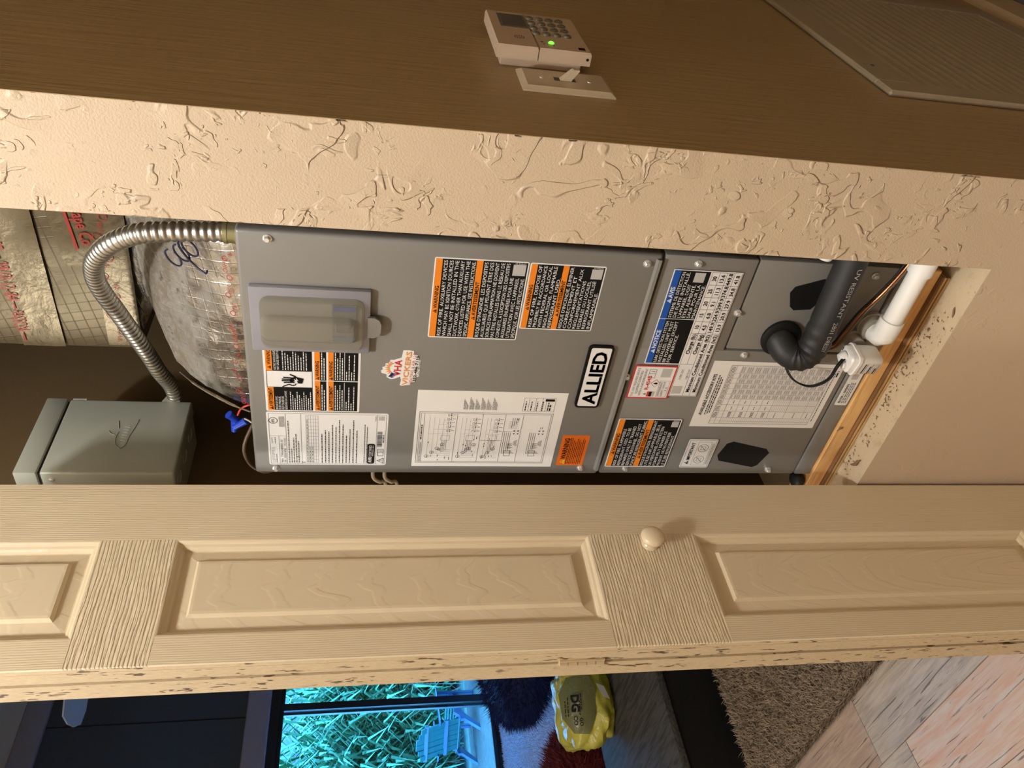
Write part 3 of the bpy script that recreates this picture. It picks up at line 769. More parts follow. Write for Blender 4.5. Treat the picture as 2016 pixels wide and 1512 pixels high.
x = .0400; r_ = random.Random(3)
while x < .0700:
    d = r_.choice((.0005, .0008, .0013)); s.rect(B, x, .1558, d, .0072, 2); x += d + r_.choice((.0005, .0009))
s.scribble(G, .0480, .1642, .016, .0016, 3, 77); s.rect('code_patch|code_patch', .0930, .1565, .0085, .0085, 2); s.scribble(G, .0920, .1520, .010, .0009)
s.finish()

# wiring diagram sheet
s = sheet(-0.5635, 1.3755); w, h = 0.1550, 0.2205; s.base('wiring_diagram', 'paper_white', w, h, 0)
L = 'diagram_lines|ink_grey'; F = 'diagram_faint|ink_light'; B = 'diagram_print|ink_black'
x0, x1, y0, y1 = .0080, .1140, .0050, .2050
s.frame(L, x0, y0, x1 - x0, y1 - y0, .0006); s.frame(L, x0 + .0025, y0 + .0025, x1 - x0 - .005, y1 - y0 - .005, .0005)
ys = [.0150, .0620, .1020, .1380, .1750]
ys = [.0130, .0610, .0990, .1330, .1810]
s.line(L, x0 + .0025, ys[0], x1 - .0025, ys[0], .0005); s.text(B, 'ELECTRIC FURNACE DIAGRAM', .012, .0118, .0026, .040); s.scribble(B, .058, .0095, .030, .0014)
for q in ys[1:4]: s.line(L, x0 + .0025, q, x1 - .0025, q, .0005)
s.line(L, .0570, ys[2], .0570, ys[3], .0005); s.line(L, x0 + .0025, .1600, x1 - .0025, .1600, .0005); s.line(L, .0760, ys[3], .0760, .1600, .0005)
r_ = random.Random(11)
for (a, b_, nn) in ((.0150, .0600, 5), (.0630, .0980, 4), (.1010, .1320, 4)):
    for i in range(nn):
        yy = a + .006 + (b_ - a - .010) * i / nn
        s.line(F, .020 + i * .004, yy, .104 - i * .001, yy, .0003); s.line(F, .020 + i * .004, yy, .020 + i * .004, b_ - .003, .0003); s.line(F, .070 + i * .009, yy, .070 + i * .009, b_ - .004, .0003)
        s.frame(L, .074 + i * .008, b_ - .013, .0040, .0028, .0004); s.scribble(B, .074 + i * .008, b_ - .0085, .0055, .0010, 3, i); s.line(B, .0765 + i * .008, b_ - .006, .0765 + i * .008, b_ - .001, .0006)
    for i in range(4):
        cx, cy = .022 + i * .0085, a + .006 + i * .0075
        if cy < b_ - .004: s.ring(L, cx, cy, .0032, .0006); s.scribble(B, cx - .002, cy, .004, .0008)
    for i in range(9): s.scribble(B, r_.uniform(.013, .060), r_.uniform(a + .003, b_ - .004), r_.uniform(.002, .006), .0009, 3, i)
    s.frame(L, .0560, b_ - .020, .0110, .0130, .0004)
    for i in range(4): s.line(L, .030 + i * .0015, b_ - .018 + i * .0022, .056, b_ - .018 + i * .0022, .0004)
def wired(cx, cy):
    for i in range(4):
        s.line(B, cx - .014 + i * .002, cy - .008 + i * .003, cx + .030, cy - .008 + i * .003, .0005); s.line(B, cx - .014 + i * .002, cy - .008 + i * .003, cx - .014 + i * .002, cy + .012 - i * .002, .0005)
    s.frame(B, cx - .020, cy - .004, .012, .010, .0005)
    for rr in (.006, .0042, .0024): s.ring(B, cx + .008, cy + .014, rr, .0005, 2, 14, math.pi, 2 * math.pi)
    for i in range(8): s.line(B, cx - .004 + i * .0016, cy - .001, cx - .004 + i * .0016, cy + .005 + (i % 3) * .002, .0005)
    for i in range(4): s.poly(B, [(cx + .026 + (i % 2) * .006, cy + .006 + (i // 2) * .006), (cx + .0285 + (i % 2) * .006, cy + .0045 + (i // 2) * .006), (cx + .029 + (i % 2) * .006, cy + .008 + (i // 2) * .006)], 2)
wired(.0440, .1440); wired(.0440, .1830)
for i in range(4): s.line(B, .084 + i * .004, .145 + i * .003, .104, .145 + i * .003, .0005); s.line(B, .084 + i * .004, .140, .084 + i * .004, .154, .0005)
s.frame(B, .1000, .1510, .0030, .0030, .0006); s.line(B, .0820, .1900, .0860, .1900, .0006); s.line(B, .0820, .1930, .0860, .1930, .0006)
for i in range(6):
    for j in range(5): s.scribble(L, .1200, .0680 + i * .0085 + j * .0015, .020 - j * .003 + (i % 2) * .004, .0007, 3, i * 9 + j)
s.frame(L, .1180, .1560, .0270, .0480, .0004)
for q in (.164, .174, .184, .190): s.line(L, .1180, q, .1450, q, .0004)
for i in range(5): s.scribble(B, .1200, .1590 + i * .0085, .018, .0014, 3, i + 3)
s.rect(B, .1385, .1880, .0045, .0140, 2); s.scribble(B, .1200, .1960, .012, .0020)
s.finish()

# small orange label
s = sheet(-0.5600, 1.1470); w, h = 0.0660, 0.0435; s.base('orange_label', 'deep_orange_ink', w, h, 0)
warn_tri(s, 'triangle|yellow_ink', .0035, .0125, .0085, 'lettering|ink_black')
s.text('lettering|ink_black', 'WARNING', .0145, .0125, .0080, .046, 'b'); s.rect('lettering|ink_black', .0035, .0142, .058, .0009, 3)
for i in range(8): s.scribble('fine_print|ink_black', .0045, .0168 + i * .0029, .056 - (i % 3) * .004, .0010, 3, i)
s.finish()

# leak notice with the charge table
s = sheet(-0.4085, 1.0545); s.b = None
mbn = MB().poly([s.P(x, y, .0001) for x, y in reversed([(.0610, 0), (.2205, 0), (.2205, .0985), (0, .0985), (0, .0535), (.0610, .0535)])], -s.n, .0003)
s.b = build('leak_notice', mbn, 'label_white', ah)
K = 'black_field|ink_black'; BL = 'blue_band|blue_ink'; W_ = 'lettering|label_white'; T = 'table_print|ink_black'
for x0, ww, head, lines, wid in ((.0625, .0780, 'NOTICE', ["LEAK DETECTION SYSTEM", "INSTALLED. UNIT MUST", "BE POWERED EXCEPT", "FOR SERVICE."], (.98, .98, .98, .68)),
                                 (.1415, .0778, 'AVIS', ["SYSTEME DE DÉTECTION", "DE FUITE INSTALLÉ.", "L'APPAREIL DOIT", "ÊTRE ALIMENTÉ,", "SAUF POUR LA", "MAINTENANCE."], (1, 1, .74, .74, .74, .74))):
    s.rect(K, x0, .0015, ww, .0510, 1); s.rect(BL, x0, .0015, ww, .0092, 2)
    hw = text2d(head, .0062, None, 'b')[1]
    s.text(W_, head, x0 + ww / 2 - hw / 2 + .004, .0092, .0062, None, 'b'); warn_tri(s, W_, x0 + ww / 2 - hw / 2 - .0045, .0092, .0062, BL)
    for i, t in enumerate(lines): s.text(W_, t, x0 + .0018, .0170 + i * .00675, .0046, (ww - .0035) * wid[i])
s.rect('code_patch|code_patch', .2020, .0310, .0150, .0150, 2)
s.frame(T, .0012, .0545, .2180, .0430, .0004)
ry = [.0545, .0653, .0760, .0868, .0975]
for y in ry[1:4]: s.line(T, .0620 if y < .075 else .0012, y, .2192, y, .0004)
cx = [.1180, .1385, .1590, .1790, .1990, .2192]
for x in cx[:-1]: s.line(T, x, .0545, x, .0975, .0004)
s.line(T, .0620, .0545, .0620, .0760, .0004)
for i, row in enumerate((('Charge (lb)', '10', '15', '20', '25', '30'), ('Charge (kg)', '4.5', '6.8', '9.1', '11.3', '13.6'), ('Minimum Conditioned Area (ft2)', '149.9', '224.9', '299.9', '374.8', '449.8'), ('Minimum Conditioned Area (m2)', '13.9', '20.9', '27.9', '34.8', '41.8'))):
    yb = ry[i] + .0082
    s.text(T, row[0], .1165, yb, .0056, .036 if i < 2 else .108, 'b', 'r')
    for j in range(5): s.text(T, row[j + 1], (cx[j] + cx[j + 1]) / 2, yb, .0056, None if i != 2 else .0185, 'b', 'c')
s.text('fine_print|ink_grey', 'E1PR 25C', .0330, .0640, .0032, .020); s.text('fine_print|ink_grey', '108173-01', .0330, .0740, .0032, .020); s.rect('code_patch|code_patch', .0050, .0565, .0150, .0150, 2)
s.finish()

# refrigerant label, red border
s = sheet(-0.4140, 1.0660, y=UY - .0004); w, h = 0.0630, 0.0650; s.base('refrigerant_label', 'red_ink', w, h, 0)
s.rect('white_field|label_white', .0022, .0022, w - .0044, h - .0044, 1); T = 'lettering|ink_grey'
for i, t in enumerate(("THIS UNIT REQUIRES SERVICE", "EQUIPMENT COMPATIBLE", "WITH R-454B REFRIGERANT")): s.text(T, t, w / 2, .0088 + i * .0058, .0036, (.055, .044, .052)[i], 'n', 'c')
s.text('refrigerant_name|red_ink', 'R-454B', .0170, .0295, .0056, .0270, 'b')
s.poly('red_bar|red_ink', [(.0040, .0300), (.0140, .0300), (.0140, .0335), (.0040, .0335)], 3); s.rect('black_bar|ink_black', .0040, .0335, .0100, .0042, 3); s.rect('grey_bar|code_patch', .0040, .0377, .0100, .0040, 3); s.poly(T, [(.0070, .0285), (.0090, .0240), (.0110, .0285)], 3)
cx_, cy_, q_ = .0300, .0385, .0075
s.poly('diamond|red_ink', [(cx_ - q_, cy_), (cx_, cy_ + q_), (cx_ + q_, cy_), (cx_, cy_ - q_)], 2); q_ -= .0009
s.poly('diamond_field|label_white', [(cx_ - q_, cy_), (cx_, cy_ + q_), (cx_ + q_, cy_), (cx_, cy_ - q_)], 3); s.poly('flame|ink_black', [(cx_ - .002, cy_ + .002), (cx_ - .0014, cy_ - .001), (cx_, cy_ - .004), (cx_ + .002, cy_), (cx_ + .0016, cy_ + .0025), (cx_, cy_ + .0036)], 4)
s.frame(T, .0400, .0235, .0085, .0110, .0006); s.frame(T, .0480, .0235, .0085, .0110, .0006); s.text(T, 'i', .0515, .0320, .006, None, 'b')
s.frame(T, .0040, .0450, .0310, .0160, .0004)
for i, t in enumerate(("REFRIGERANT", "SAFETY GROUP", "A 2L")): s.text(T, t, .0195, .0495 + i * .0048, .0032, (.027, .028, .009)[i], 'n', 'c')
s.rect('code_patch|code_patch', .0420, .0430, .0160, .0150, 2)
s.finish()

# small "important" label
s = sheet(-0.5635, 0.9375); w, h = 0.0650, 0.0500; s.base('important_label', 'label_white', w, h, 0.003); T = 'lettering|ink_black'
s.frame(T, .0020, .0020, w - .004, h - .004, .0004); s.text(T, 'IMPORTANT', .0175, .0125, .0056, .040, 'b'); warn_tri(s, T, .0080, .0125, .0066, 'white_mark|label_white')
s.frame('icons|ink_grey', .0060, .0180, .0530, .0230, .0004)
for x in (.0190, .0450):
    s.ring('icons|ink_grey', x, .0290, .0088, .0008)
    s.frame('icons|ink_grey', x - .004, .0250, .008, .008, .0006); s.line('icons|ink_grey', x - .006, .0350, x + .006, .0230, .0008)
for i in range(3): s.scribble('icons|ink_grey', .0080, .0425 + i * .0014, .048, .0006, 3, i)
s.finish()

# accessory table sheet
s = sheet(-0.4715, 0.9470, y=UY + .0014); w, h = 0.1320, 0.2135; s.base('accessory_sheet', 'paper_white', w, h, 0)
T = 'lettering|ink_black'; L = 'table_lines|ink_grey'; F = 'table_tint|ink_light'
s.text(T, 'AVAILABLE ACCESSORY KITS', w / 2, .0125, .0052, .082, 'b', 'c')
for i in range(3): s.scribble(T, .026 + i * .002, .0165 + i * .0034, .080 - i * .006, .0014, 3, i)
tx0, tx1, ty0, ty1 = .0070, .1250, .0300, .2000
s.frame(L, tx0, ty0, tx1 - tx0, ty1 - ty0, .0005)
cols = [.0070, .0125, .0200, .0340, .0470, .0590, .0690, .0800, .0900, .1000, .1100, .1250]
for x in cols[1:-1]: s.line(L, x, ty0, x, ty1, .00035)
for y in (.0390, .0480): s.line(L, tx0, y, tx1, y, .00035)
n = 48
for i in range(n):
    y = .0480 + (ty1 - .0480) * i / n
    s.line(F, .0590, y, tx1, y, .0003); s.line(F, .0070, y, .0200, y, .0003)
    if i >= 24: s.line(F, .0340, y, .0590, y, .0003)
    for c in range(5, 11):
        if (i * 3 + c) % 4: s.rect(F, cols[c] + .0012, y + .0009, (cols[c + 1] - cols[c]) * .7, .0014, 2)
for i in range(5): s.line(L, .0200, .0480 + i * .019, .0590, .0480 + i * .019, .00035)
for y in (.124, .152, .184): s.line(L, .0200, y, .0590, y, .00035)
for i in range(4):
    for j in range(3): s.scribble(T, .0215, .0560 + i * .019 + j * .0018, .011, .0008, 3, j)
    s.scribble(T, .0370, .0570 + i * .019, .007, .0009); s.scribble(T, .0500, .0570 + i * .019, .006, .0009)
for i, y in enumerate((.135, .168, .191)): s.scribble(T, .0215, y, .011, .0009, 3, i)
for c in range(2, 11):
    for j in range(3): s.scribble(T, cols[c] + .001, .0318 + j * .0022, (cols[c + 1] - cols[c]) * .75, .0008, 3, c)
s.scribble(T, .0150, .2035, .100, .0011); s.scribble(T, .1080, .2065, .0120, .0022)
s.finish()
# filter sticker
s = sheet(-0.4190, 0.7185, y=UY - .0003); w, h = 0.0660, 0.0215; s.base('filter_sticker', 'label_white', w, h, 0.002); T = 'lettering|ink_black'
s.text(T, 'FILTER - 15X20X1', .0050, .0075, .0038, .040, 'b')
for i in range(3): s.scribble('fine_print|ink_grey', .0050, .0095 + i * .0031, .042, .0014, 3, i)
s.rect('code_patch|code_patch', .0530, .0050, .0105, .0105, 2)
s.finish()

# timber under the cabinet
thing('pine_board', MB().box(-0.700, -0.165, 0.0590, 0.0970, 0.6650, 0.6918, 0.0015), 'pine', 'orange pine board under the front of the grey cabinet', 'board')
ply = root('plywood_strip', (-0.43, 0.075, 0.6536), 'layered plywood strip on the sill beneath the pine board', 'plywood')
for i in range(4):
    build('veneer', MB().box(-0.700, -0.172, 0.0520 + (i % 2) * .0012, 0.0980, 0.6537 + i * .0028, 0.6537 + i * .0028 + .0027), 'plywood_dark' if i % 2 else 'plywood_light', ply)

# ------------------------------------------------------------------ pipes in front of the cabinet
ip = root('insulated_refrigerant_line', (-0.293, 0.05, 0.83), 'thick black foam insulated pipe bending out of the grey cabinet', 'pipe')
pathI = [(-0.291, 0.075, 0.862), (-0.296, 0.060, 0.862), (-0.304, 0.046, 0.855), (-0.306, 0.036, 0.842), (-0.298, 0.032, 0.831), (-0.280, 0.032, 0.826), (-0.240, 0.033, 0.826), (-0.180, 0.035, 0.827), (-0.085, 0.038, 0.829), (-0.030, 0.040, 0.830)]
mb = MB(); pts = catmull([Vector(p) for p in pathI], 8)
rs = [0.0205 + 0.0010 * math.sin(i * 1.7) * (1 if 22 < i < 48 else .2) for i in range(len(pts))]
mb.tube(pts, rs, 24); body = build('foam_sleeve', mb, 'rubber_black', ip, smooth=60)
# print runs round the front of the sleeve
def on_pipe(t, ang):
    i = min(int(t), len(pts) - 2); p = pts[i].lerp(pts[i + 1], t - i); ax = (pts[i + 1] - pts[i]).normalized()
    u = Vector((0, -1, 0)); u = (u - ax * u.dot(ax)).normalized(); w = ax.cross(u)
    return p + (u * math.cos(ang) + w * math.sin(ang)) * 0.0219
parts, tw = text2d('UV RESISTANT  2801 DRESSY', 0.0064, 0.155)
mbt = MB()
for v, f in parts:
    if not v: continue
    vv = []
    for x, y in v:
        xx = -0.132 - x                    # reads from the right to the left, upside down
        t = 47 + (xx + 0.240) / (0.060 / 8) if xx < -0.180 else 55 + (xx + 0.180) / (0.095 / 8)
        vv.append(on_pipe(max(40, min(70, t)), -0.10 + y / 0.0219 * 1.0))
    mbt.add(vv, f)
build('lettering', mbt, 'ink_light', body)

dl = root('condensate_drain_pipe', (-0.262, 0.03, 0.72), 'white plastic condensate drain pipe with elbow running off to the right', 'pipe')
build('pipe', MB().tube([(-0.246, 0.0285, 0.729), (-0.030, 0.0285, 0.7265)], 0.0134, 24), 'pvc_white', dl, smooth=50)
el = [(-0.2610, 0.060, 0.7310), (-0.2615, 0.045, 0.7305), (-0.2600, 0.035, 0.7300), (-0.2540, 0.0290, 0.7295), (-0.2440, 0.0285, 0.7292), (-0.2290, 0.0285, 0.7290)]
build('elbow', MB().tube(el, [.0166, .0166, .0168, .0172, .0168, .0166] , 24, res=None).xform(Matrix.Identity(4)), 'pvc_white', dl, smooth=50)
build('coupling', MB().tube([(-0.152, 0.0285, 0.7282), (-0.062, 0.0285, 0.7272)], 0.0166, 24), 'pvc_white', dl, smooth=50)
ad = MB().lathe([(0, 0.0205), (0.006, 0.0205), (0.0062, 0.0180), (0.014, 0.0178), (0.0145, 0.0188), (0.018, 0.0188), (0.0182, 0.0170), (0.022, 0.0170)], (-0.261, UY + .0025, 0.7312), (0, -1, 0), 24)
build('threaded_adapter', ad, 'pvc_grey', dl, smooth=35)

fs = root('float_switch', (-0.318, 0.03, 0.735), 'small white overflow switch with two black wires beside the pipe elbow', 'switch')
prof = rrect(-0.016, 0.016, -0.019, 0.019, 0.008)
M = Matrix.Translation((-0.294, 0.020, 0.752)) @ Matrix.Rotation(math.radians(-8), 4, 'Z')
mbs = MB()
ringv = []
for h, k_ in ((-0.022, 0.90), (-0.020, 0.97), (0.012, 1.0), (0.0125, 1.12), (0.0165, 1.12), (0.0168, 1.0), (0.024, 0.93), (0.0262, 0.80)):
    ringv += [(a * k_, b * k_ * 0.95, h) for a, b in prof]
kk = len(prof); nn = 8
mbs.add(ringv, [(i * kk + j, i * kk + (j + 1) % kk, (i + 1) * kk + (j + 1) % kk, (i + 1) * kk + j) for i in range(nn - 1) for j in range(kk)] + [tuple(range(kk - 1, -1, -1)), tuple((nn - 1) * kk + j for j in range(kk))])
mbs.xform(M); sb = build('housing', mbs, 'white_plastic', fs, smooth=35)
nb = MB().lathe([(0, 0.0052), (0.004, 0.0050), (0.0048, 0.004)], M @ Vector((-0.006, -0.008, 0.026)), (0, 0, 1), 16).lathe([(0, 0.0075), (0.005, 0.0072), (0.010, 0.0045)], M @ Vector((0.004, 0.002, 0.026)), (-.35, 0, 1), 16)
build('cap_boss', nb, 'white_plastic', sb, smooth=40)
pr = Sheet(M @ Vector((-0.0150, -0.01815, 0.006)), (1, 0, 0), (0, 0, -1), (0, -1, 0), fs); pr.ux = (M.to_3x3() @ Vector((1, 0, 0))); pr.n = M.to_3x3() @ Vector((0, -1, 0))
for i in range(3): pr.rect('lettering|ink_black', .004, .002 + i * .009, .019 - i * .004, .0016, 1); pr.scribble('lettering|ink_grey', .004, .0050 + i * .009, .020, .0009, 1, i)
pr.finish(sb)
tp = Sheet(M @ Vector((-0.012, 0.012, 0.0263)), (1, 0, 0), (0, -1, 0), (0, 0, 1), fs)
tp.text('lettering|ink_black', '2', .014, .014, .006, None, 'b', 'l', 1); tp.rect('lettering|ink_black', .001, .010, .002, .010, 1); tp.rect('lettering|ink_black', .016, .001, .006, .0016, 1); tp.finish(sb)
build('port', MB().lathe([(0, 0.016), (0.006, 0.016), (0.0062, 0.0128), (0.022, 0.0125)], (-0.288, UY + .002, 0.7500), (0, -1, 0), 20), 'pvc_grey', fs, smooth=35)
for q in (0, 1):
    o = Vector((0, -.002 * q, -.0016 * q))
    w_ = [Vector(p) + o for p in ((-0.290, 0.018, 0.782), (-0.300, 0.010, 0.793), (-0.320, 0.004, 0.802), (-0.338, 0.010, 0.820), (-0.336, 0.022, 0.842), (-0.322, 0.040, 0.852), (-0.300, 0.052, 0.850))]
    build('wire', MB().tube(w_, 0.0013, 8, res=6), 'black_plastic', fs, smooth=60)

cp = [(-0.150, 0.047, 0.7330), (-0.195, 0.050, 0.7440), (-0.235, 0.052, 0.7600), (-0.268, 0.052, 0.7690), (-0.290, 0.050, 0.7780), (-0.302, 0.056, 0.7900)]
thing('copper_line', MB().tube([(-0.060, 0.052, 0.7130), (-0.105, 0.050, 0.7220)] + cp, 0.0042, 12, res=6), 'copper', 'thin copper line passing behind the white drain pipe', 'pipe', smooth=60)
for i, (dy, dz, mt_, nm_) in enumerate(((0.000, 0.0085, 'black_plastic', 'uppermost dark wire running along the copper line'), (-0.006, 0.0050, 'wire_brown', 'brown wire lying against the front of the copper line'))):
    thing('control_wire', MB().tube([(x, y + dy - .002, z + dz) for x, y, z in [(-0.060, 0.052, 0.7150)] + cp], 0.0017, 8, res=6), mt_, nm_, 'wire', smooth=60)
thing('plastic_cap', MB().lathe([(0, .010), (.004, .0118), (.018, .0120), (.022, .0105)], (-0.146, 0.042, 0.8655), (1, 0, -.05), 20), 'pvc_white', 'white plastic pipe cap just showing above the black insulated pipe', 'pipe cap', smooth=40)

# crumbs swept onto the sill
mb = MB(); r_ = random.Random(5)
spots = [(-0.33, 0.040), (-0.36, 0.042), (-0.40, 0.038), (-0.29, 0.043), (-0.46, 0.030), (-0.52, 0.040), (-0.25, 0.030)]
for i in range(170):
    c = r_.choice(spots); x, y = c[0] + r_.gauss(0, .020), min(.050, max(.004, c[1] + r_.gauss(0, .007)))
    a, l, t = r_.uniform(0, 6.3), r_.uniform(.0008, .004), r_.uniform(.0004, .0009)
    dx, dy = math.cos(a) * l, math.sin(a) * l
    mb.add([(x - dx, y - dy, .6537), (x + dy * .3, y - dx * .3, .6537 + t), (x + dx, y + dy, .6537), (x - dy * .3, y + dx * .3, .6540)], [(0, 1, 2, 3)])
tag(build('debris', mb, 'debris'), 'brown crumbs and splinters scattered over the dirty sill', 'debris', kind='stuff')
def flake(pts3, lab, m='debris', r=.0011): thing('bark_flake', MB().tube(pts3, [r * .5, r, r * 1.2, r, r * .5], 8, res=None), m, lab, 'debris', smooth=60)
flake([(-0.522, 0.031, .6560), (-0.517, 0.026, .6562), (-0.512, 0.022, .6565), (-0.505, 0.022, .6562), (-0.500, 0.019, .6558)], 'dark curled flake on the sill near the white door', r=.0024)
flake([(-0.210, 0.012, .6548), (-0.207, 0.013, .6550), (-0.203, 0.0145, .6552), (-0.200, 0.017, .6550), (-0.197, 0.018, .6548)], 'small red-brown splinter on the sill below the drain pipe', r=.0012)
flake([(-0.470, 0.0555, .6935), (-0.466, 0.0550, .6915), (-0.4635, 0.0560, .6890), (-0.4635, 0.0570, .6860), (-0.466, 0.0575, .6845)], 'dark curl of bark stuck on the pine board', r=.0011)

# ------------------------------------------------------------------ closet: box, conduit, ducts, wires
bx = root('disconnect_box', (-0.72, 0.22, 1.744), 'grey-green steel disconnect box with embossed emblem on the closet wall', 'electrical box')
BX, BY0, BY1, BZ0, BZ1 = -0.660, 0.135, 0.3075, 1.744, 1.978
build('case', MB().box(-0.7598, BX - .006, BY0 + .004, BY1 - .003, BZ0 + .002, BZ1 - .003, 0.002), 'box_grey', bx, smooth=40)
zt = 1.9425
cvb = build('cover', MB().box(BX - .030, BX, BY0, BY1, BZ0, zt - .0015, 0.004, 3), 'box_grey', bx, smooth=40)
build('top_cap', MB().box(BX - .034, BX + .0015, BY0 - .002, BY1 + .001, zt + .0022, BZ1, 0.003, 2), 'box_grey', bx, smooth=40)
build('gap', MB().box(BX - .028, BX - .004, BY0 + .003, BY1 - .003, zt - .004, zt + .004), 'box_shadow_gap', bx)
# embossed emblem: a swoosh leaf outline with slanted script strokes
em = MB(); X_ = BX + .0006
def stroke(pts2, r=0.0006): em.tube([(X_, y, z) for y, z in pts2], r, 6, res=3)
yc, zc = 0.218, 1.842
stroke([(yc - .030, zc - .006), (yc - .018, zc + .004), (yc, zc + .006), (yc + .010, zc + .004)])
stroke([(yc - .030, zc - .006), (yc - .020, zc - .012), (yc, zc - .014), (yc + .030, zc - .020), (yc + .040, zc - .020)])
stroke([(yc + .002, zc + .008), (yc + .006, zc + .016), (yc + .012, zc + .020)])
stroke([(yc + .018, zc + .006), (yc + .030, zc + .009), (yc + .036, zc + .011)])
for i in range(7): stroke([(yc - .018 + i * .0065, zc - .011), (yc - .016 + i * .0065, zc - .002), (yc - .013 + i * .0065, zc - .010)], 0.0005)
build('embossed_emblem', em, 'box_grey', cvb, smooth=60)
hp = [(BX - .001, BY1 - .001, 1.765), (BX - .001, BY1 + .012, 1.768), (BX - .001, BY1 + .018, 1.773), (BX - .001, BY1 + .020, 1.781), (BX - .001, BY1 + .016, 1.789), (BX - .001, BY1 - .001, 1.795)]
hs = build('hasp', MB().poly(hp, (-1, 0, 0), 0.0018), 'box_grey', bx)
build('hasp_hole', MB().lathe([(0, .0052), (.0006, .0052)], (BX - .0012, BY1 + .0105, 1.7795), (1, 0, 0), 18), 'box_shadow_gap', hs)
build('hinge_tab', MB().box(BX - .004, BX - .001, BY1 - .001, BY1 + .004, 1.915, 1.938, .001), 'box_grey', bx)
for y in (0.165, 0.215, 0.265): build('knockout', MB().lathe([(0, .0150), (.0012, .0148), (.0018, .011), (.0018, .0105), (.0006, .010)], (-0.700, y, BZ0 + .002), (0, 0, -1), 20), 'box_grey', bx, smooth=40)
build('screw', MB().lathe([(0, .0045), (.002, .004), (.003, .002)], (BX - .015, BY0, 1.925), (0, -1, 0), 10), 'screw_metal', bx)

cd = root('flexible_conduit', (-0.194, 0.10, 1.607), 'silver ribbed flexible metal conduit arching from the cabinet to the grey box', 'conduit')
cpts = [(-0.194, .100, 1.618), (-0.196, .1, 1.648), (-0.199, .1, 1.689), (-0.208, .105, 1.726), (-0.233, .12, 1.763), (-0.272, .145, 1.793), (-0.312, .17, 1.808), (-0.35, .19, 1.811), (-0.401, .215, 1.806), (-0.461, .24, 1.798), (-0.516, .262, 1.790), (-0.574, .284, 1.783), (-0.632, .312, 1.776), (-0.690, .3215, 1.7735)]
cv_ = catmull([Vector(p) for p in cpts], 30)
dense = []; acc = 0.0
L_ = [0.0]
for a, b_ in zip(cv_, cv_[1:]): L_.append(L_[-1] + (b_ - a).length)
tot = L_[-1]; nrib = 74; npt = nrib * 8
arr = np.array([tuple(p) for p in cv_]); Ls = np.array(L_); ss_ = np.linspace(0, tot, npt)
xs = np.stack([np.interp(ss_, Ls, arr[:, i]) for i in range(3)], 1)
rr = [0.0112 + 0.0019 * (0.5 + 0.5 * math.cos(2 * math.pi * i / 8)) ** 0.6 for i in range(npt)]
build('ribbed_sleeve', MB().tube([Vector(p) for p in xs], rr, 18), 'steel_flex', cd, smooth=70)
build('connector', MB().lathe([(0, .0165), (.004, .0165), (.0042, .0142), (.013, .0142), (.0135, .0150), (.018, .0148)], (-0.194, .1, 1.606), (0, 0, 1), 20), 'brass_fitting', cd, smooth=35)

# upper foil-board duct
dx0, dx1, dy0, dz0 = -0.521, -0.060, 0.28, 1.853
def zx(x): return 1.853 - 0.0  # bottom edge
du = root('supply_duct', (-0.30, 0.5, 1.80), 'foil faced supply duct with printed tape above the air handler', 'duct')
def gridsurf(x0, x1, z0, z1, y, nx, nz, amp, seed):
    mb = MB(); v = []
    for i in range(nx + 1):
        for j in range(nz + 1):
            x, z = x0 + (x1 - x0) * i / nx, z0 + (z1 - z0) * j / nz
            e = min(1, 6 * min(i / nx, 1 - i / nx)) 
            v.append((x, y - amp * mnoise.noise((x * 14 + seed, z * 14, seed)) * e, z))
    return mb.add(v, [(i * (nz + 1) + j, (i + 1) * (nz + 1) + j, (i + 1) * (nz + 1) + j + 1, i * (nz + 1) + j + 1) for i in range(nx) for j in range(nz)])
mbd = gridsurf(dx0, dx1, 1.800, 2.40, dy0, 40, 50, .004, 2.0)
mbd.add([(dx0, dy0, 1.8), (dx0, dy0, 2.4), (dx0, .82, 2.4), (dx0, .82, 1.8)], [(0, 1, 2, 3)]).add([(dx0, dy0, 1.8), (dx0, .82, 1.8), (dx1, .82, 1.8), (dx1, dy0, 1.8)], [(0, 1, 2, 3)])
dub = build('duct_board', mbd, 'foil_board', du, smooth=50)
def tape(x0, z0, x1, z1, w, y, mat='foil_tape', n=30, amp=.0010, seed=0):
    """strip from (x0,z0) to (x1,z1) on the duct front"""
    mb = MB(); v = []; d = Vector((x1 - x0, z1 - z0)); p = Vector((-d.y, d.x)).normalized() * w / 2
    for i in range(n + 1):
        for j in range(9):
            q = Vector((x0, z0)) + d * (i / n) + p * (j / 4 - 1)
            v.append((q.x, y - .0045 - amp * mnoise.noise((q.x * 60 + seed, q.y * 60, seed)), q.y))
    return mb.add(v, [(i * 9 + j, (i + 1) * 9 + j, (i + 1) * 9 + j + 1, i * 9 + j + 1) for i in range(n) for j in range(8)])
t1 = build('printed_tape', tape(-0.065, 1.942, -0.520, 1.942, .060, dy0, seed=3), 'foil_tape', du, smooth=50)
t2 = build('printed_tape', tape(-0.065, 1.868, -0.365, 1.838, .090, dy0 - .002, seed=8), 'foil_tape', du, smooth=50)
t3 = build('joint_tape', tape(-0.080, 1.808, -0.512, 1.822, .050, dy0 - .003, seed=5), 'foil_tape', du, smooth=50)
S1_ = Sheet((-0.290, dy0 - .0066, 1.956), (-1, 0, -.01), (-.01, 0, 1), (0, -1, 0), du)
RP = 'lettering|foil_red_print'
S1_.text(RP, 'FASTAPE', .006, .022, .0185, .052, 'n', 'l', 0); S1_.rect(RP, .061, .012, .013, .002, 0)
S1_.text(RP, '0810-12-84', .077, .022, .0185, .068, 'n', 'l', 0); S1_.rect(RP, .148, .012, .013, .002, 0)
S1_.text(RP, 'FASSON', .164, .022, .0185, .038, 'n', 'l', 0); S1_.rect(RP, .205, .012, .016, .002, 0)
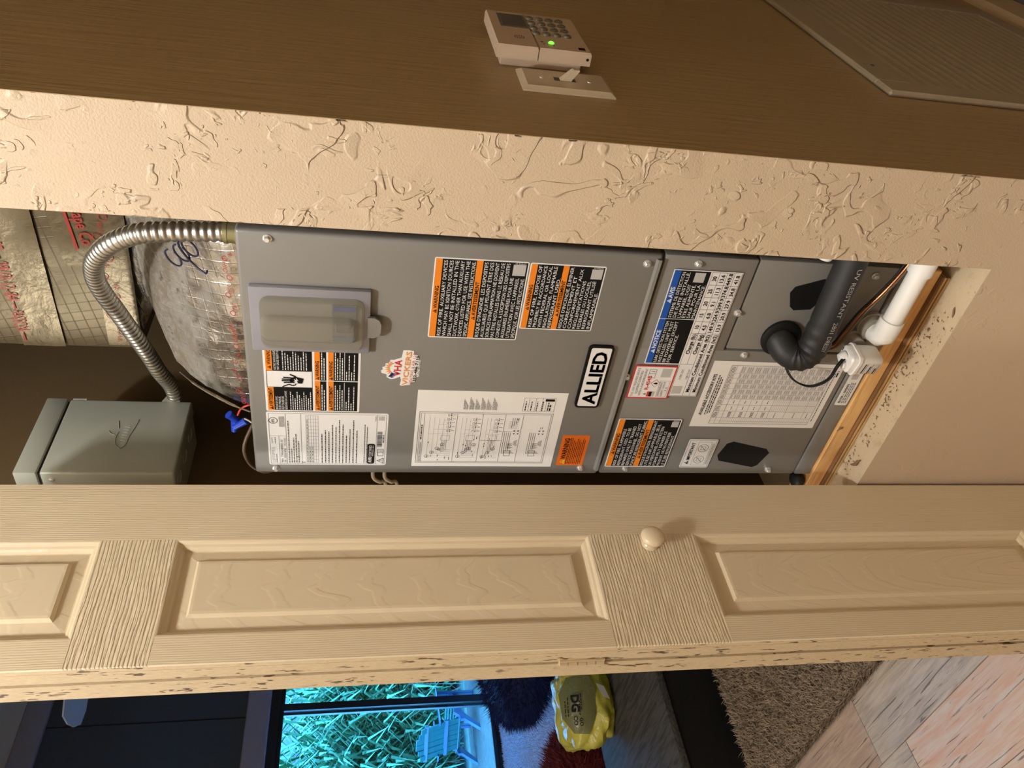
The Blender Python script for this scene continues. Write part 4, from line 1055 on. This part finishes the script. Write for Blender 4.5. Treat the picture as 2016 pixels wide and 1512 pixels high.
S1_.finish(t1)
S2_ = Sheet((-0.250, dy0 - .0088, 1.8400), (-1, 0, -.10), (-.10, 0, 1), (0, -1, 0), du)
S2_.text('lettering|foil_red_print', 'Tape Co', .018, .020, .0170, .062, 'b', 'l', 0); S2_.rect('lettering|foil_red_print', .016, .0270, .070, .004, 0); S2_.finish(t2)
S3_ = Sheet((-0.10, dy0 - .0095, 1.800), (-1, 0, .03), (.03, 0, 1), (0, -1, 0), du)
for i in range(9):
    S3_.ring('lettering|foil_red_print', .115 + i * .034, .012 + (i % 2) * .012, .0060, .0012, 0)
    S3_.text('lettering|foil_red_print', ('UL', '110', '0810', 'P2')[i % 4], .123 + i * .034, .020 - (i % 2) * .008, .0060, None, 'n', 'l', 0)
S3_.finish(t3)

# flared foil boot between duct and cabinet
bt = root('foil_boot', (-0.34, 0.3, 1.608), 'crinkled silver foil insulation boot flaring onto the cabinet top', 'duct insulation')
secs = [(1.6075, -0.520, -0.176, 0.118), (1.628, -0.512, -0.174, 0.122), (1.655, -0.507, -0.172, 0.132), (1.685, -0.504, -0.170, 0.150), (1.712, -0.502, -0.168, 0.172), (1.735, -0.497, -0.166, 0.198), (1.752, -0.480, -0.164, 0.225), (1.766, -0.462, -0.162, 0.250), (1.778, -0.452, -0.160, 0.272), (1.802, -0.505, -0.158, 0.282)]
v = []; nx = 36
dense_s = []
for a, b_ in zip(secs, secs[1:]):
    for t in (0, .25, .5, .75): dense_s.append(tuple(p + (q - p) * t for p, q in zip(a, b_)))
dense_s.append(secs[-1])
for zi, (z, xl, xr, yf) in enumerate(dense_s):
    for i in range(nx + 1):
        t = i / nx; x = xl + (xr - xl) * t
        cr = 0.020 * (1 - (2 * t - 1) ** 4)
        w_ = .006 * mnoise.noise((x * 18, z * 22, 4.2)) + .003 * mnoise.noise((x * 55, z * 55, 1.2))
        v.append((x, yf + .020 - cr + w_, z))
    v.append((xl + .004, 0.50, z))
    v.append((xr, 0.50, z))
W2 = nx + 3; m = len(dense_s); fsb = []
for a in range(m - 1):
    for i in range(nx): fsb.append((a * W2 + i, a * W2 + i + 1, (a + 1) * W2 + i + 1, (a + 1) * W2 + i))
    fsb.append((a * W2, (a + 1) * W2, (a + 1) * W2 + nx + 1, a * W2 + nx + 1)); fsb.append((a * W2 + nx, a * W2 + nx + 2, (a + 1) * W2 + nx + 2, (a + 1) * W2 + nx))
bod = build('foil_facing', MB().add(v, fsb), 'foil_scrim', bt, smooth=50)
# loose lower-left lip of the foil, a felt-pen scrawl and the printed margin
lipv = [(-0.499, .108, 1.6135), (-0.505, .128, 1.640), (-0.507, .150, 1.668), (-0.507, .175, 1.700), (-0.503, .200, 1.728)]
build('loose_edge', MB().tube(lipv, [.0012, .0022, .0026, .0022, .001], 8, res=5), 'foil_tape', bt, smooth=60)
sw = MB()
for a in range(3):
    c0 = Vector((-0.225 - a * .014, 0.112 + a * .010, 1.668 + a * .013))
    sw.tube([c0 + Vector((0.012 * math.cos(t), -.004, 0.009 * math.sin(t + .6))) for t in [i * .55 for i in range(11)]], .0013, 6, res=2)
sw.tube([(-0.200, .104, 1.668), (-0.222, .112, 1.682), (-0.248, .116, 1.672), (-0.262, .110, 1.655), (-0.256, .106, 1.650)], .0015, 6, res=4)
build('felt_pen_scrawl', sw, 'marker_navy', bt)
S4_ = Sheet((-0.500, 0.1105, 1.616), (1, 0, 0), (0, .35, 1), (0, -1, .35), bt)
for i in range(11):
    S4_.text('lettering|foil_red_print', ('OB10', 'P', 'UL', 'Co')[i % 4], .012 + i * .028, .010 + (i % 3) * .004, .0065, None, 'n', 'l', 0); S4_.ring('lettering|foil_red_print', .034 + i * .028, .014 - (i % 2) * .004, .0042, .0012, 0)
S4_.finish(bod)

# loose low-voltage wiring at the cabinet's upper left corner
for i, (p, d, mt_, lab) in enumerate((((-0.548, .150, 1.650), (.75, -.1, .55), 'wire_blue', 'uppermost of the blue wire nuts at the cabinet corner'), ((-0.562, .152, 1.646), (.9, 0, -.1), 'wire_blue', 'leftmost of the blue wire nuts at the cabinet corner'), ((-0.556, .146, 1.632), (.6, 0, -.75), 'wire_blue', 'lowest of the blue wire nuts at the cabinet corner'))):
    d = Vector(d).normalized()
    thing('wire_nut', MB().lathe([(-.013, .0034), (-.012, .0046), (.008, .0058), (.012, .0066), (.0125, .004)], Vector(p) - d * .006, -d * -1 if i == 9 else d, 12), mt_, lab, 'wire nut', 'blue wire nuts', smooth=40)
for pts_, mt_, lab, r in (([(-0.545, .150, 1.640), (-0.530, .148, 1.634), (-0.520, .146, 1.622), (-0.522, .150, 1.606)], 'wire_red', 'short red wire beside the blue wire nuts', .0016),
                          ([(-0.548, .146, 1.630), (-0.552, .140, 1.618), (-0.570, .130, 1.604), (-0.590, .12, 1.585)], 'wire_cream', 'thin cream wire drooping from the blue wire nuts', .0014),
                          ([(-0.535, .150, 1.606), (-0.575, .118, 1.628), (-0.603, .105, 1.622), (-0.618, .100, 1.600), (-0.612, .104, 1.580), (-0.596, .110, 1.562)], 'wire_brown', 'dark brown cable looping over the cabinet corner', .0030),
                          ([(-0.585, .085, 1.432), (-0.606, .078, 1.432), (-0.617, .078, 1.422), (-0.628, .085, 1.412), (-0.700, .100, 1.405), (-0.762, .110, 1.405)], 'wire_cream', 'upper pale cable loop poking out left of the cabinet', .0030),
                          ([(-0.585, .085, 1.414), (-0.606, .078, 1.414), (-0.617, .078, 1.404), (-0.628, .085, 1.394), (-0.700, .100, 1.387), (-0.762, .110, 1.387)], 'wire_cream', 'lower pale cable loop poking out left of the cabinet', .0030)):
    thing('cable' if r > .002 else 'wire', MB().tube(pts_, r, 8, res=6), mt_, lab, 'cable' if r > .002 else 'wire', smooth=60)
thing('foam_plug', MB().lathe([(0, .012), (.004, .015), (.012, .014), (.016, .009)], (-0.605, 0.075, 0.6945), (0, -.2, 1), 14), 'rubber_black', 'small black foam plug on the pine board at the cabinet corner', 'plug', smooth=50)

# ------------------------------------------------------------------ side wall: keypad, switch, return grille
kp = root('alarm_keypad', (0.0, 0.278, 1.185), 'beige alarm keypad with green light on the shaded side wall', 'keypad')
KX = 0.028
build('back_plate', MB().box(0.0002, 0.0122, 0.214, 0.344, 1.192, 1.296, .001), 'keypad_plastic', kp)
def wedge(y0, y1, z0, z1):
    m = 0.004
    mb = MB(); v = [(0.012, y0, z0), (0.012, y1, z0), (0.012, y1, z1), (0.012, y0, z1), (KX - .003, y0, z0), (KX - .003, y1, z0), (KX - .003, y1, z1), (KX - .003, y0, z1), (KX, y0 + .002, z0 + m * .3), (KX, y1 - m, z0 + m * .3), (KX, y1 - m, z1 - m * .3), (KX, y0 + .002, z1 - m * .3)]
    return mb.add(v, [(0, 3, 2, 1), (0, 1, 5, 4), (1, 2, 6, 5), (2, 3, 7, 6), (3, 0, 4, 7), (4, 5, 9, 8), (5, 6, 10, 9), (6, 7, 11, 10), (7, 4, 8, 11), (8, 9, 10, 11)])
fl = build('flip_cover', wedge(0.2045, 0.3500, 1.1835, 1.2500), 'keypad_plastic', kp)
tpn = build('display_housing', wedge(0.2045, 0.3500, 1.2512, 1.3030), 'keypad_plastic', kp)
build('display', MB().box(KX - .001, KX + .0003, 0.286, 0.334, 1.2555, 1.2860), 'lcd_grey', tpn)
build('display_bezel', MB().box(KX - .001, KX + .0001, 0.280, 0.338, 1.2530, 1.2900), 'keypad_key', tpn)
sp = MB()
for i in range(12):
    a = i * math.pi / 6; sp.box(KX - .0005, KX + .0002, .241 + math.cos(a) * .006 - .0008, .241 + math.cos(a) * .006 + .0008, 1.271 + math.sin(a) * .006 - .0008, 1.271 + math.sin(a) * .006 + .0008)
for i in range(6):
    a = i * math.pi / 3; sp.box(KX - .0005, KX + .0002, .241 + math.cos(a) * .003 - .0007, .241 + math.cos(a) * .003 + .0007, 1.271 + math.sin(a) * .003 - .0007, 1.271 + math.sin(a) * .003 + .0007)
build('speaker_holes', sp, 'key_print', tpn)
names = ['123A', '456B', '789C', '*0#D']
for rI in range(4):
    for cI in range(4):
        y, z = 0.325 - cI * 0.0212, 1.2465 - rI * 0.0137
        key = build('key', MB().lathe([(0, .0056), (.0022, .0054), (.0030, .0042)], (KX - .0004, y, z), (1, 0, 0), 18), 'keypad_key', fl, smooth=50)
        build('mark', MB().box(KX + .0024, KX + .0028, y - .0018, y + .0018, z - .0007, z + .0007), 'key_print', key)
build('status_light', MB().lathe([(0, .0038), (.0012, .0036), (.0022, .002)], (KX - .0002, .229, 1.2320), (1, 0, 0), 14), 'led_green', fl, smooth=50)
build('small_icon', MB().box(KX - .0004, KX + .0003, .2295, .2325, 1.2420, 1.2450).box(KX - .0004, KX + .0003, .2225, .2245, 1.2410, 1.2430).box(KX - .0004, KX + .0003, .2195, .2210, 1.2290, 1.2310), 'key_print', fl)
build('maker_mark', MB().box(KX - .0004, KX + .0003, .2135, .2225, 1.1900, 1.1985), 'ink_black', fl)
build('screw_hole', MB().lathe([(0, .0018), (.0004, .0018)], (0.020, .2044, 1.1880), (0, -1, 0), 12), 'ink_black', fl)

sw = root('light_switch', (0.0, 0.1645, 1.164), 'cream toggle light switch beside the alarm keypad', 'light switch')
mb = MB(); a, b_ = (0.1305, 0.1985, 1.1640, 1.2780), 0.006
v = [(0.0002, a[0], a[2]), (0.0002, a[1], a[2]), (0.0002, a[1], a[3]), (0.0002, a[0], a[3]), (.0022, a[0], a[2]), (.0022, a[1], a[2]), (.0022, a[1], a[3]), (.0022, a[0], a[3]), (.0062, a[0] + b_, a[2] + b_), (.0062, a[1] - b_, a[2] + b_), (.0062, a[1] - b_, a[3] - b_), (.0062, a[0] + b_, a[3] - b_)]
pl = build('wall_plate', mb.add(v, [(0, 3, 2, 1), (0, 1, 5, 4), (1, 2, 6, 5), (2, 3, 7, 6), (3, 0, 4, 7), (4, 5, 9, 8), (5, 6, 10, 9), (6, 7, 11, 10), (7, 4, 8, 11), (8, 9, 10, 11)]), 'switch_plastic', sw)
tg = MB(); w0, w1 = .0046, .0038
v = []
for x, zc, hz, hy in ((.0055, 1.2225, .0075, .0050), (.0085, 1.2200, .0062, .0046), (.0190, 1.2110, .0048, .0038), (.0200, 1.2104, .0036, .0028)):
    v += [(x, .1645 - hy, zc - hz), (x, .1645 + hy, zc - hz), (x, .1645 + hy, zc + hz), (x, .1645 - hy, zc + hz)]
tg.add(v, [(4 * i + j, 4 * i + (j + 1) % 4, 4 * i + 4 + (j + 1) % 4, 4 * i + 4 + j) for i in range(3) for j in range(4)] + [(12, 13, 14, 15)])
build('toggle', tg, 'switch_plastic', sw)
build('slot', MB().box(.0058, .0064, .1590, .1700, 1.2090, 1.2360), 'key_print', sw)
for z in (1.1910, 1.2510): build('screw', MB().lathe([(0, .0030), (.0008, .0028), (.0012, .0015)], (.0061, .1645, z), (1, 0, 0), 14), 'screw_metal', pl)

gl = root('return_air_grille', (0.0, 0.56, 0.17), 'wide cream return air grille low on the shaded side wall', 'vent grille')
gy0, gy1, gz0, gz1, gf = 0.253, 0.865, 0.165, 0.7270, 0.046
def gframe(y0, y1, z0, z1, inner):
    return MB().box(0.0006, 0.0095, y0, y1, z0, z1, .003)
for q, rect in (('frame_side', (gy0, gy0 + gf, gz0, gz1)), ('frame_side', (gy1 - gf, gy1, gz0, gz1)), ('frame_rail', (gy0 + gf - .003, gy1 - gf + .003, gz1 - .058, gz1)), ('frame_rail', (gy0 + gf - .003, gy1 - gf + .003, gz0, gz0 + .045))):
    build(q, gframe(*rect, 0), 'grille_paint', gl)
build('filter_void', MB().box(0.0003, 0.0010, gy0 + .03, gy1 - .03, gz0 + .03, gz1 - .03), 'grille_void', gl)
zs = gz1 - .0640
slat = None
while zs > gz0 + .050:
    m2 = MB(); y0, y1 = gy0 + gf - .002, gy1 - gf + .002
    m2.poly([(0.0012, y0, zs), (0.0074, y0, zs - .0105), (0.0074, y0, zs - .0150), (0.0086, y0, zs - .0150), (0.0088, y0, zs - .0098), (0.0022, y0, zs + .0008)], (0, 1, 0), y1 - y0)
    build('slat', m2, 'grille_paint', gl); zs -= 0.0215
for y in (gy0 + .110, gy1 - .11): build('screw', MB().lathe([(0, .0035), (.001, .003)], (.0095, y, gz1 - .028), (1, 0, 0), 12), 'key_print', gl)

# ------------------------------------------------------------------ the great room to the left
XW = -7.12
struct('wall_left', MB().box(XW - .12, XW, -3.2, 1.55, 0, 4.4).box(XW - .12, XW, 4.75, 6.0, 0, 4.4).box(XW - .12, XW, 1.55, 4.75, 2.19, 4.4), 'dark_wall_paint')
seam = MB()
for y in (2.02, 3.05, 4.1): seam.box(XW, XW + .003, y - .006, y + .006, 2.40, 4.13)
struct('trim_2', seam, 'frame_black')
struct('trim_3', MB().box(XW, XW + .06, -3.1, 5.9, 4.13, 4.34, .01), 'grey_trim_paint')
struct('trim_4', MB().box(XW, XW + .10, 1.45, 4.85, 2.19, 2.40, .01), 'grey_trim_paint')
gd = root('window_1', (XW, 3.12, 0), kind='structure')
fr = MB().box(XW - .10, XW + .03, 1.55, 1.63, 0, 2.19).box(XW - .10, XW + .03, 4.67, 4.75, 0, 2.19).box(XW - .10, XW + .03, 1.63, 4.67, 2.105, 2.19).box(XW - .10, XW + .03, 1.63, 4.67, 0, 0.045)
build('frame', fr, 'frame_black', gd)
for y0, y1, x in ((1.63, 3.165, -.02), (3.075, 4.67, -.07)):
    sash = build('sash', MB().box(XW + x - .018, XW + x + .018, y0, y0 + .07, .045, 2.105).box(XW + x - .018, XW + x + .018, y1 - .07, y1, .045, 2.105).box(XW + x - .018, XW + x + .018, y0 + .07, y1 - .07, 2.07, 2.105).box(XW + x - .018, XW + x + .018, y0 + .07, y1 - .07, .045, .085), 'frame_black', gd)
    build('pane', MB().box(XW + x - .003, XW + x + .003, y0 + .07, y1 - .07, .085, 2.07), 'pane_glass', sash)

def strands(region, n, h, r, lean, seed, zfun):
    R_ = np.random.RandomState(seed); P = region(R_, n)
    a = R_.uniform(0, 2 * np.pi, n); ln = R_.uniform(.3, 1.0, n) * lean; hh_ = h * R_.uniform(.6, 1.15, n)
    base = np.c_[P, zfun(P)]
    w = np.c_[-np.sin(a), np.cos(a), np.zeros(n)] * r
    mid = base + np.c_[np.cos(a) * ln * .4, np.sin(a) * ln * .4, hh_ * .7]; tip = base + np.c_[np.cos(a) * ln, np.sin(a) * ln, hh_]
    V = np.concatenate([base - w, base + w, mid + w * .8, mid - w * .8, tip], 1).reshape(-1, 3)
    i5 = np.arange(n) * 5
    F = [(k, k + 1, k + 2, k + 3) for k in i5] + [(k + 3, k + 2, k + 4) for k in i5]
    return V, F
def hairmesh(name, V, F, mat, parent, kind='stuff'):
    off = ORG.get(parent.name, Vector((0, 0, 0))) if parent else Vector((0, 0, 0))
    me = bpy.data.meshes.new(name); me.from_pydata((V - np.array(off)).tolist(), [], F); me.materials.append(MATS[mat]); me.update()
    o = bpy.data.objects.new(name, me); col.objects.link(o); o.parent = parent; tag(o, kind=kind); return o

rug = root('shag_rug', (-2.3, 1.2, 0), 'brown shag rug on the plank floor in front of the black table', 'rug')
build('backing', MB().box(-2.446, -0.97, 0.225, 2.4, 0.0003, 0.010), 'shag_base', rug)
def reg(R_, n): return np.c_[R_.uniform(-2.43, -0.98, n), 0.222 + (R_.uniform(0, 1, n) ** 1.6) * 1.1]
V, F = strands(reg, 50000, .030, .0021, .036, 3, lambda P: np.full(len(P), .008)); hairmesh('pile', V, F, 'shag_brown', rug)
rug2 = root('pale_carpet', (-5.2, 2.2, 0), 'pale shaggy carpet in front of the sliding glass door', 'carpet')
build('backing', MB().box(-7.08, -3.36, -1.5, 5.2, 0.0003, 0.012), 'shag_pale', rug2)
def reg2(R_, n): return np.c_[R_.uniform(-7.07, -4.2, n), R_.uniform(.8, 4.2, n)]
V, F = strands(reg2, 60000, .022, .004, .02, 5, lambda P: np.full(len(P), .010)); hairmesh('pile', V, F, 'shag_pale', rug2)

tbl = root('coffee_table', (-2.9, 0.75, 0.0), 'low black coffee table with a grey wood top', 'table')
build('top', MB().box(-3.34, -2.455, -0.35, 1.62, 0.235, 0.265, .004, 2), 'table_grey', tbl, smooth=40)
build('body', MB().box(-3.31, -2.475, -0.32, 1.59, 0.001, 0.234, .004), 'table_black', tbl)

def furball(name, c, rad, mat, n, hl, seed, label):
    rt = root(name, (c[0], c[1], 0.012), label, 'floor cushion')
    c = Vector(c); mb = MB(); v = []; na, nb = 28, 14
    def S(th, ph):
        return Vector((rad[0] * math.cos(th) * math.cos(ph), rad[1] * math.sin(th) * math.cos(ph), rad[2] * (abs(math.sin(ph)) ** .8) * (1 if ph > 0 else -1)))
    for j in range(nb + 1):
        ph = -math.pi / 2 + math.pi * j / nb
        for i in range(na): v.append(c + S(2 * math.pi * i / na, ph))
    mb.add(v, [(j * na + i, j * na + (i + 1) % na, (j + 1) * na + (i + 1) % na, (j + 1) * na + i) for j in range(nb) for i in range(na)])
    bd = build('body', mb, mat, rt, smooth=80)
    R_ = np.random.RandomState(seed); th = R_.uniform(0, 2 * np.pi, n); ph = np.arcsin(R_.uniform(-.75, 1, n))
    nd = np.c_[np.cos(th) * np.cos(ph), np.sin(th) * np.cos(ph), np.sin(ph)]
    P = np.array(c) + np.c_[rad[0] * np.cos(th) * np.cos(ph), rad[1] * np.sin(th) * np.cos(ph), rad[2] * np.abs(np.sin(ph)) ** .8 * np.sign(np.sin(ph))]
    jt = R_.normal(0, .45, (n, 3)); tip = P + (nd + jt) * hl; tip[:, 2] = np.maximum(tip[:, 2], .036)
    w = np.cross(nd, R_.normal(0, 1, (n, 3))); w /= np.linalg.norm(w, axis=1)[:, None]; w *= .0028
    V = np.stack([P - w, P + w, tip], 1).reshape(-1, 3); hairmesh('fur', V, [(k, k + 1, k + 2) for k in range(0, 3 * n, 3)], mat, rt)
furball('fur_beanbag', (-4.75, 2.45, 0.292), (0.62, 0.72, 0.255), 'fur_blue', 16000, .05, 2, 'big round navy blue faux fur floor cushion behind the table')
furball('fur_cushion', (-4.02, 0.90, 0.212), (0.36, 0.36, 0.175), 'fur_red', 9000, .04, 4, 'dark red faux fur floor cushion left of the yellow bag')

# crumpled carrier bag on the table
bag = root('carrier_bag', (-3.08, 0.92, 0.2655), 'crumpled yellow plastic shopping bag lying on the low table', 'shopping bag')
ico = bmesh.new(); bmesh.ops.create_icosphere(ico, subdivisions=5, radius=1)
vv = []
for q in ico.verts:
    p = q.co.normalized()
    fold = abs(mnoise.noise(Vector((p.x * 1.6, p.y * 3.4, p.z * 1.4)) + Vector((8, 1, 5)))) + .5 * abs(mnoise.noise(Vector((p.x * 3.0, p.y * 2.0, p.z * 5.0)) + Vector((2, 7, 5))))
    r = 0.98 + .22 * mnoise.noise(p * 1.3 + Vector((3, 1, 2))) + .20 * (fold - .3)
    w = Vector((p.x * .175 * r, p.y * .225 * r, p.z * .145 * r))
    w.z = max(w.z, -.112) + .114
    vv.append(Vector((-3.12, 0.975, .2658)) + w)
bb_ = MB().add(vv, [[w.index for w in f.verts] for f in ico.faces]); ico.free()
bgo = build('film', bb_, 'bag_yellow', bag, smooth=40)
# two knotted handles at the far end
for y, lab in ((1.13, 1), (1.20, 2)):
    build('handle', MB().tube([(-3.02, y - .06, .37), (-2.99, y, .44 + .02 * lab), (-3.03, y + .07, .45), (-3.08, y + .09, .36), (-3.10, y + .03, .30)], [.012, .020, .016, .022, .010], 8, res=5), 'bag_yellow', bag, smooth=60)
# printed side
nrm = (CAM - Vector((-3.0, .86, .42))).normalized(); nrm = Vector((nrm.x, nrm.y, nrm.z + .12)).normalized()
uxb = Vector((nrm.y, -nrm.x, 0)).normalized() * -1; uyb = nrm.cross(uxb) ; uyb = uyb if uyb.z < 0 else -uyb
cpt = Vector((-3.12, 0.965, .395)) + nrm * .205 - Vector((0, 0, .012))
bs = Sheet(cpt + uxb * .105 + uyb * .075, -uxb, -uyb, nrm, bag, .0012)
out_ = [(-.020, .020), (.045, -.010), (.150, -.004), (.230, .030), (.225, .100), (.160, .150), (.060, .160), (-.010, .120)]
# a slack, slightly bellied patch of film
g_ = MB(); cxx, cyy = .105, .075; rings_ = 5; vq = [bs.P(cxx, cyy, .016)]
for ri in range(1, rings_ + 1):
    for x, y in out_: vq.append(bs.P(cxx + (x - cxx) * ri / rings_, cyy + (y - cyy) * ri / rings_, .016 - .040 * (ri / rings_) ** 2))
ff = [(0, 1 + j, 1 + (j + 1) % 8) for j in range(8)] + [(1 + ri * 8 + j, 1 + (ri + 1) * 8 + j, 1 + (ri + 1) * 8 + (j + 1) % 8, 1 + ri * 8 + (j + 1) % 8) for ri in range(rings_ - 1) for j in range(8)]
bs.b = build('printed_side', g_.add(vq, ff), 'bag_olive', bag, smooth=80)
bs.text('lettering|ink_black', 'DG', .100, .098, .034, .075, 'b', 'c', 18); bs.text('lettering|ink_black', 'DG', .102, .099, .034, .075, 'b', 'c', 18.2); bs.text('lettering|ink_black', 'DG', .101, .0965, .034, .075, 'b', 'c', 18.4)
bs.text('lettering|ink_black', 'GO', .178, .066, .016, None, 'b', 'c', 14); bs.text('lettering|ink_black', 'CO', .172, .092, .018, None, 'b', 'c', 14)
for i, (x, y, w_) in enumerate(((.060, .052, .070), (.090, .060, .060), (.075, .112, .080), (.090, .124, .070))): bs.scribble('lettering|ink_black', x, y, w_, .0045, 18, i)
bs.finish()
thing('receipt', MB().poly([(-2.895, .885, .350), (-2.890, .945, .372), (-2.902, .935, .335), (-2.905, .875, .318)], (-1, 0, 0), .001), 'paper_white', 'white paper receipt sticking out of the yellow bag', 'receipt')

# ceiling fan; one blade end shows past the door
fan = root('ceiling_fan', (-3.45, 1.72, 4.34), 'ceiling fan with dark glossy blades under the high ceiling', 'ceiling fan')
hub = Vector((-3.60, 1.985, 2.83))
fan.location = (hub.x, hub.y, 4.34); ORG[fan.name] = Vector(fan.location)
build('downrod', MB().tube([(hub.x, hub.y, 4.34), (hub.x, hub.y, hub.z + .08)], .014, 12), 'frame_black', fan, smooth=40)
build('motor', MB().lathe([(-.10, .05), (-.08, .11), (0, .13), (.06, .12), (.09, .05)], hub, (0, 0, 1), 24), 'frame_black', fan, smooth=40)
for i in range(5):
    ang = math.radians(-103 + 72 * i); c, s_ = math.cos(ang), math.sin(ang)
    def bp(r, t, up): return Vector((hub.x + c * r - s_ * t, hub.y + s_ * r + c * t, hub.z - .02 + up + t * .22))
    ol = [(.20, -.065), (.58, -.105), (.655, -.085), (.68, -.03), (.68, .03), (.655, .085), (.58, .105), (.20, .065)]
    mbb = MB(); k7 = len(ol); mbb.add([bp(r, t, 0) for r, t in ol] + [bp(r, t, .008) for r, t in ol], [tuple(range(k7 - 1, -1, -1)), tuple(range(k7, 2 * k7))] + [(j, (j + 1) % k7, k7 + (j + 1) % k7, k7 + j) for j in range(k7)])
    bl = build('blade', mbb, 'fan_blade', fan)
    build('bracket', MB().tube([bp(.10, 0, .02), bp(.26, 0, .012)], .012, 8), 'frame_black', bl)

# ------------------------------------------------------------------ garden beyond the glass
struct('ground_terrace', MB().box(-9.3, XW - .12, 0.0, 8.5, -.12, -.02), 'gravel')
struct('ground_bed', MB().box(-15, -9.3, 0.0, 12, -.14, -.03), 'soil')
def blades(name, n, xr, yr, hr, wd, lean, mat, seed, label, cat):
    R_ = np.random.RandomState(seed); P = np.c_[R_.uniform(*xr, n), R_.uniform(*yr, n), np.full(n, -.03)]
    a = R_.uniform(0, 2 * np.pi, n); H = R_.uniform(*hr, n) ; ln = lean * H * R_.uniform(.3, 1.2, n)
    P[:, 2] += R_.uniform(0, 1, n) * H * .9
    D = np.c_[np.cos(a), np.sin(a), np.zeros(n)]; w = np.c_[-np.sin(a), np.cos(a), np.zeros(n)] * wd
    seglen = R_.uniform(.22, .60, n)[:, None]
    mid = P + D * seglen * .45 + np.c_[np.zeros((n, 2)), seglen[:, 0] * .45]; tip = P + D * seglen * 1.0 + np.c_[np.zeros((n, 2)), seglen[:, 0] * R_.uniform(-.15, .7, n)]
    V = np.concatenate([P - w * .4, P + w * .4, mid + w, mid - w, tip], 1).reshape(-1, 3)
    i5 = np.arange(n) * 5
    o = hairmesh(name, V, [(k, k + 1, k + 2, k + 3) for k in i5] + [(k + 3, k + 2, k + 4) for k in i5], mat, None); tag(o, label, cat); return o
blades('leafy_reeds', 15000, (-12.2, -10.0), (2.5, 8.2), (1.0, 2.7), .022, .5, 'leaf_green', 1, 'tall dense green reeds in the garden beyond the glass', 'plant')
blades('pale_reeds', 9000, (-10.6, -9.8), (2.5, 7.6), (.8, 2.4), .020, .5, 'leaf_pale', 2, 'paler reed leaves in front of the dense green reeds', 'plant')
struct('ground_bank', MB().box(-13.2, -12.4, 1.0, 11, -.1, 2.75), 'soil')
mb = MB(); r_ = random.Random(2)
for i in range(46):
    p = Vector((r_.uniform(-10.2, -9.4), r_.uniform(3.0, 5.2), 0)); d = Vector((r_.uniform(-.5, .5), r_.uniform(-.7, .7), r_.uniform(.3, .9)))
    mb.tube([p, p + d * .5 + Vector((0, 0, .05)), p + d], .004, 5)
tag(build('dry_stalks', mb, 'straw'), 'dry pale stalks lying across the foot of the reeds', 'dry grass', kind='stuff')

def garden_chair(loc, rz, label, c1, c2):
    rt = root('garden_chair', (0, 0, 0), label, 'chair', 'blue garden chairs')
    for x in (-.30, .30):
        build('leg', MB().box(x - .025, x + .025, -.34, -.28, 0, .56, .006), c1, rt); build('leg', MB().poly([(x - .025, .05, .30), (x - .025, .44, 0), (x - .025, .52, 0), (x - .025, .14, .36)], (1, 0, 0), .05), c1, rt)
        build('armrest', MB().box(x - .055, x + .055, -.40, .36, .56, .585, .008), c1, rt)
        build('side_rail', MB().poly([(x - .02, -.34, .34), (x - .02, -.34, .42), (x - .02, .30, .26), (x - .02, .30, .18)], (1, 0, 0), .04), c1, rt)
    for i in range(6): 
        y = -.33 + i * .095; z = .40 - i * .028
        build('seat_slat', MB().box(-.28, .28, y, y + .08, z, z + .02, .004), c2, rt)
    for i in range(6):
        x = -.265 + i * .09
        build('back_slat', MB().poly([(x, .18, .24), (x + .08, .18, .24), (x + .08, .42, .94 - abs(i - 2.5) * .035), (x, .42, .94 - abs(i - 2.5) * .035)], (0, 1, -.25), .02), c2, rt)
    for y, z in ((.25, .44), (.36, .74)): build('back_rail', MB().box(-.30, .30, y + .02, y + .05, z, z + .06, .004), c1, rt)
    rt.location = loc; rt.rotation_euler = (0, 0, rz); rt.scale = (.8, .8, .78)
    return rt
garden_chair((-8.80, 3.70, -.02), math.radians(205), 'blue slatted garden chair outside the left glass pane', 'chair_blue', 'chair_teal')
garden_chair((-8.45, 4.75, -.02), math.radians(150), 'blue slatted garden chair farther right, outside the other pane', 'chair_blue', 'chair_teal')
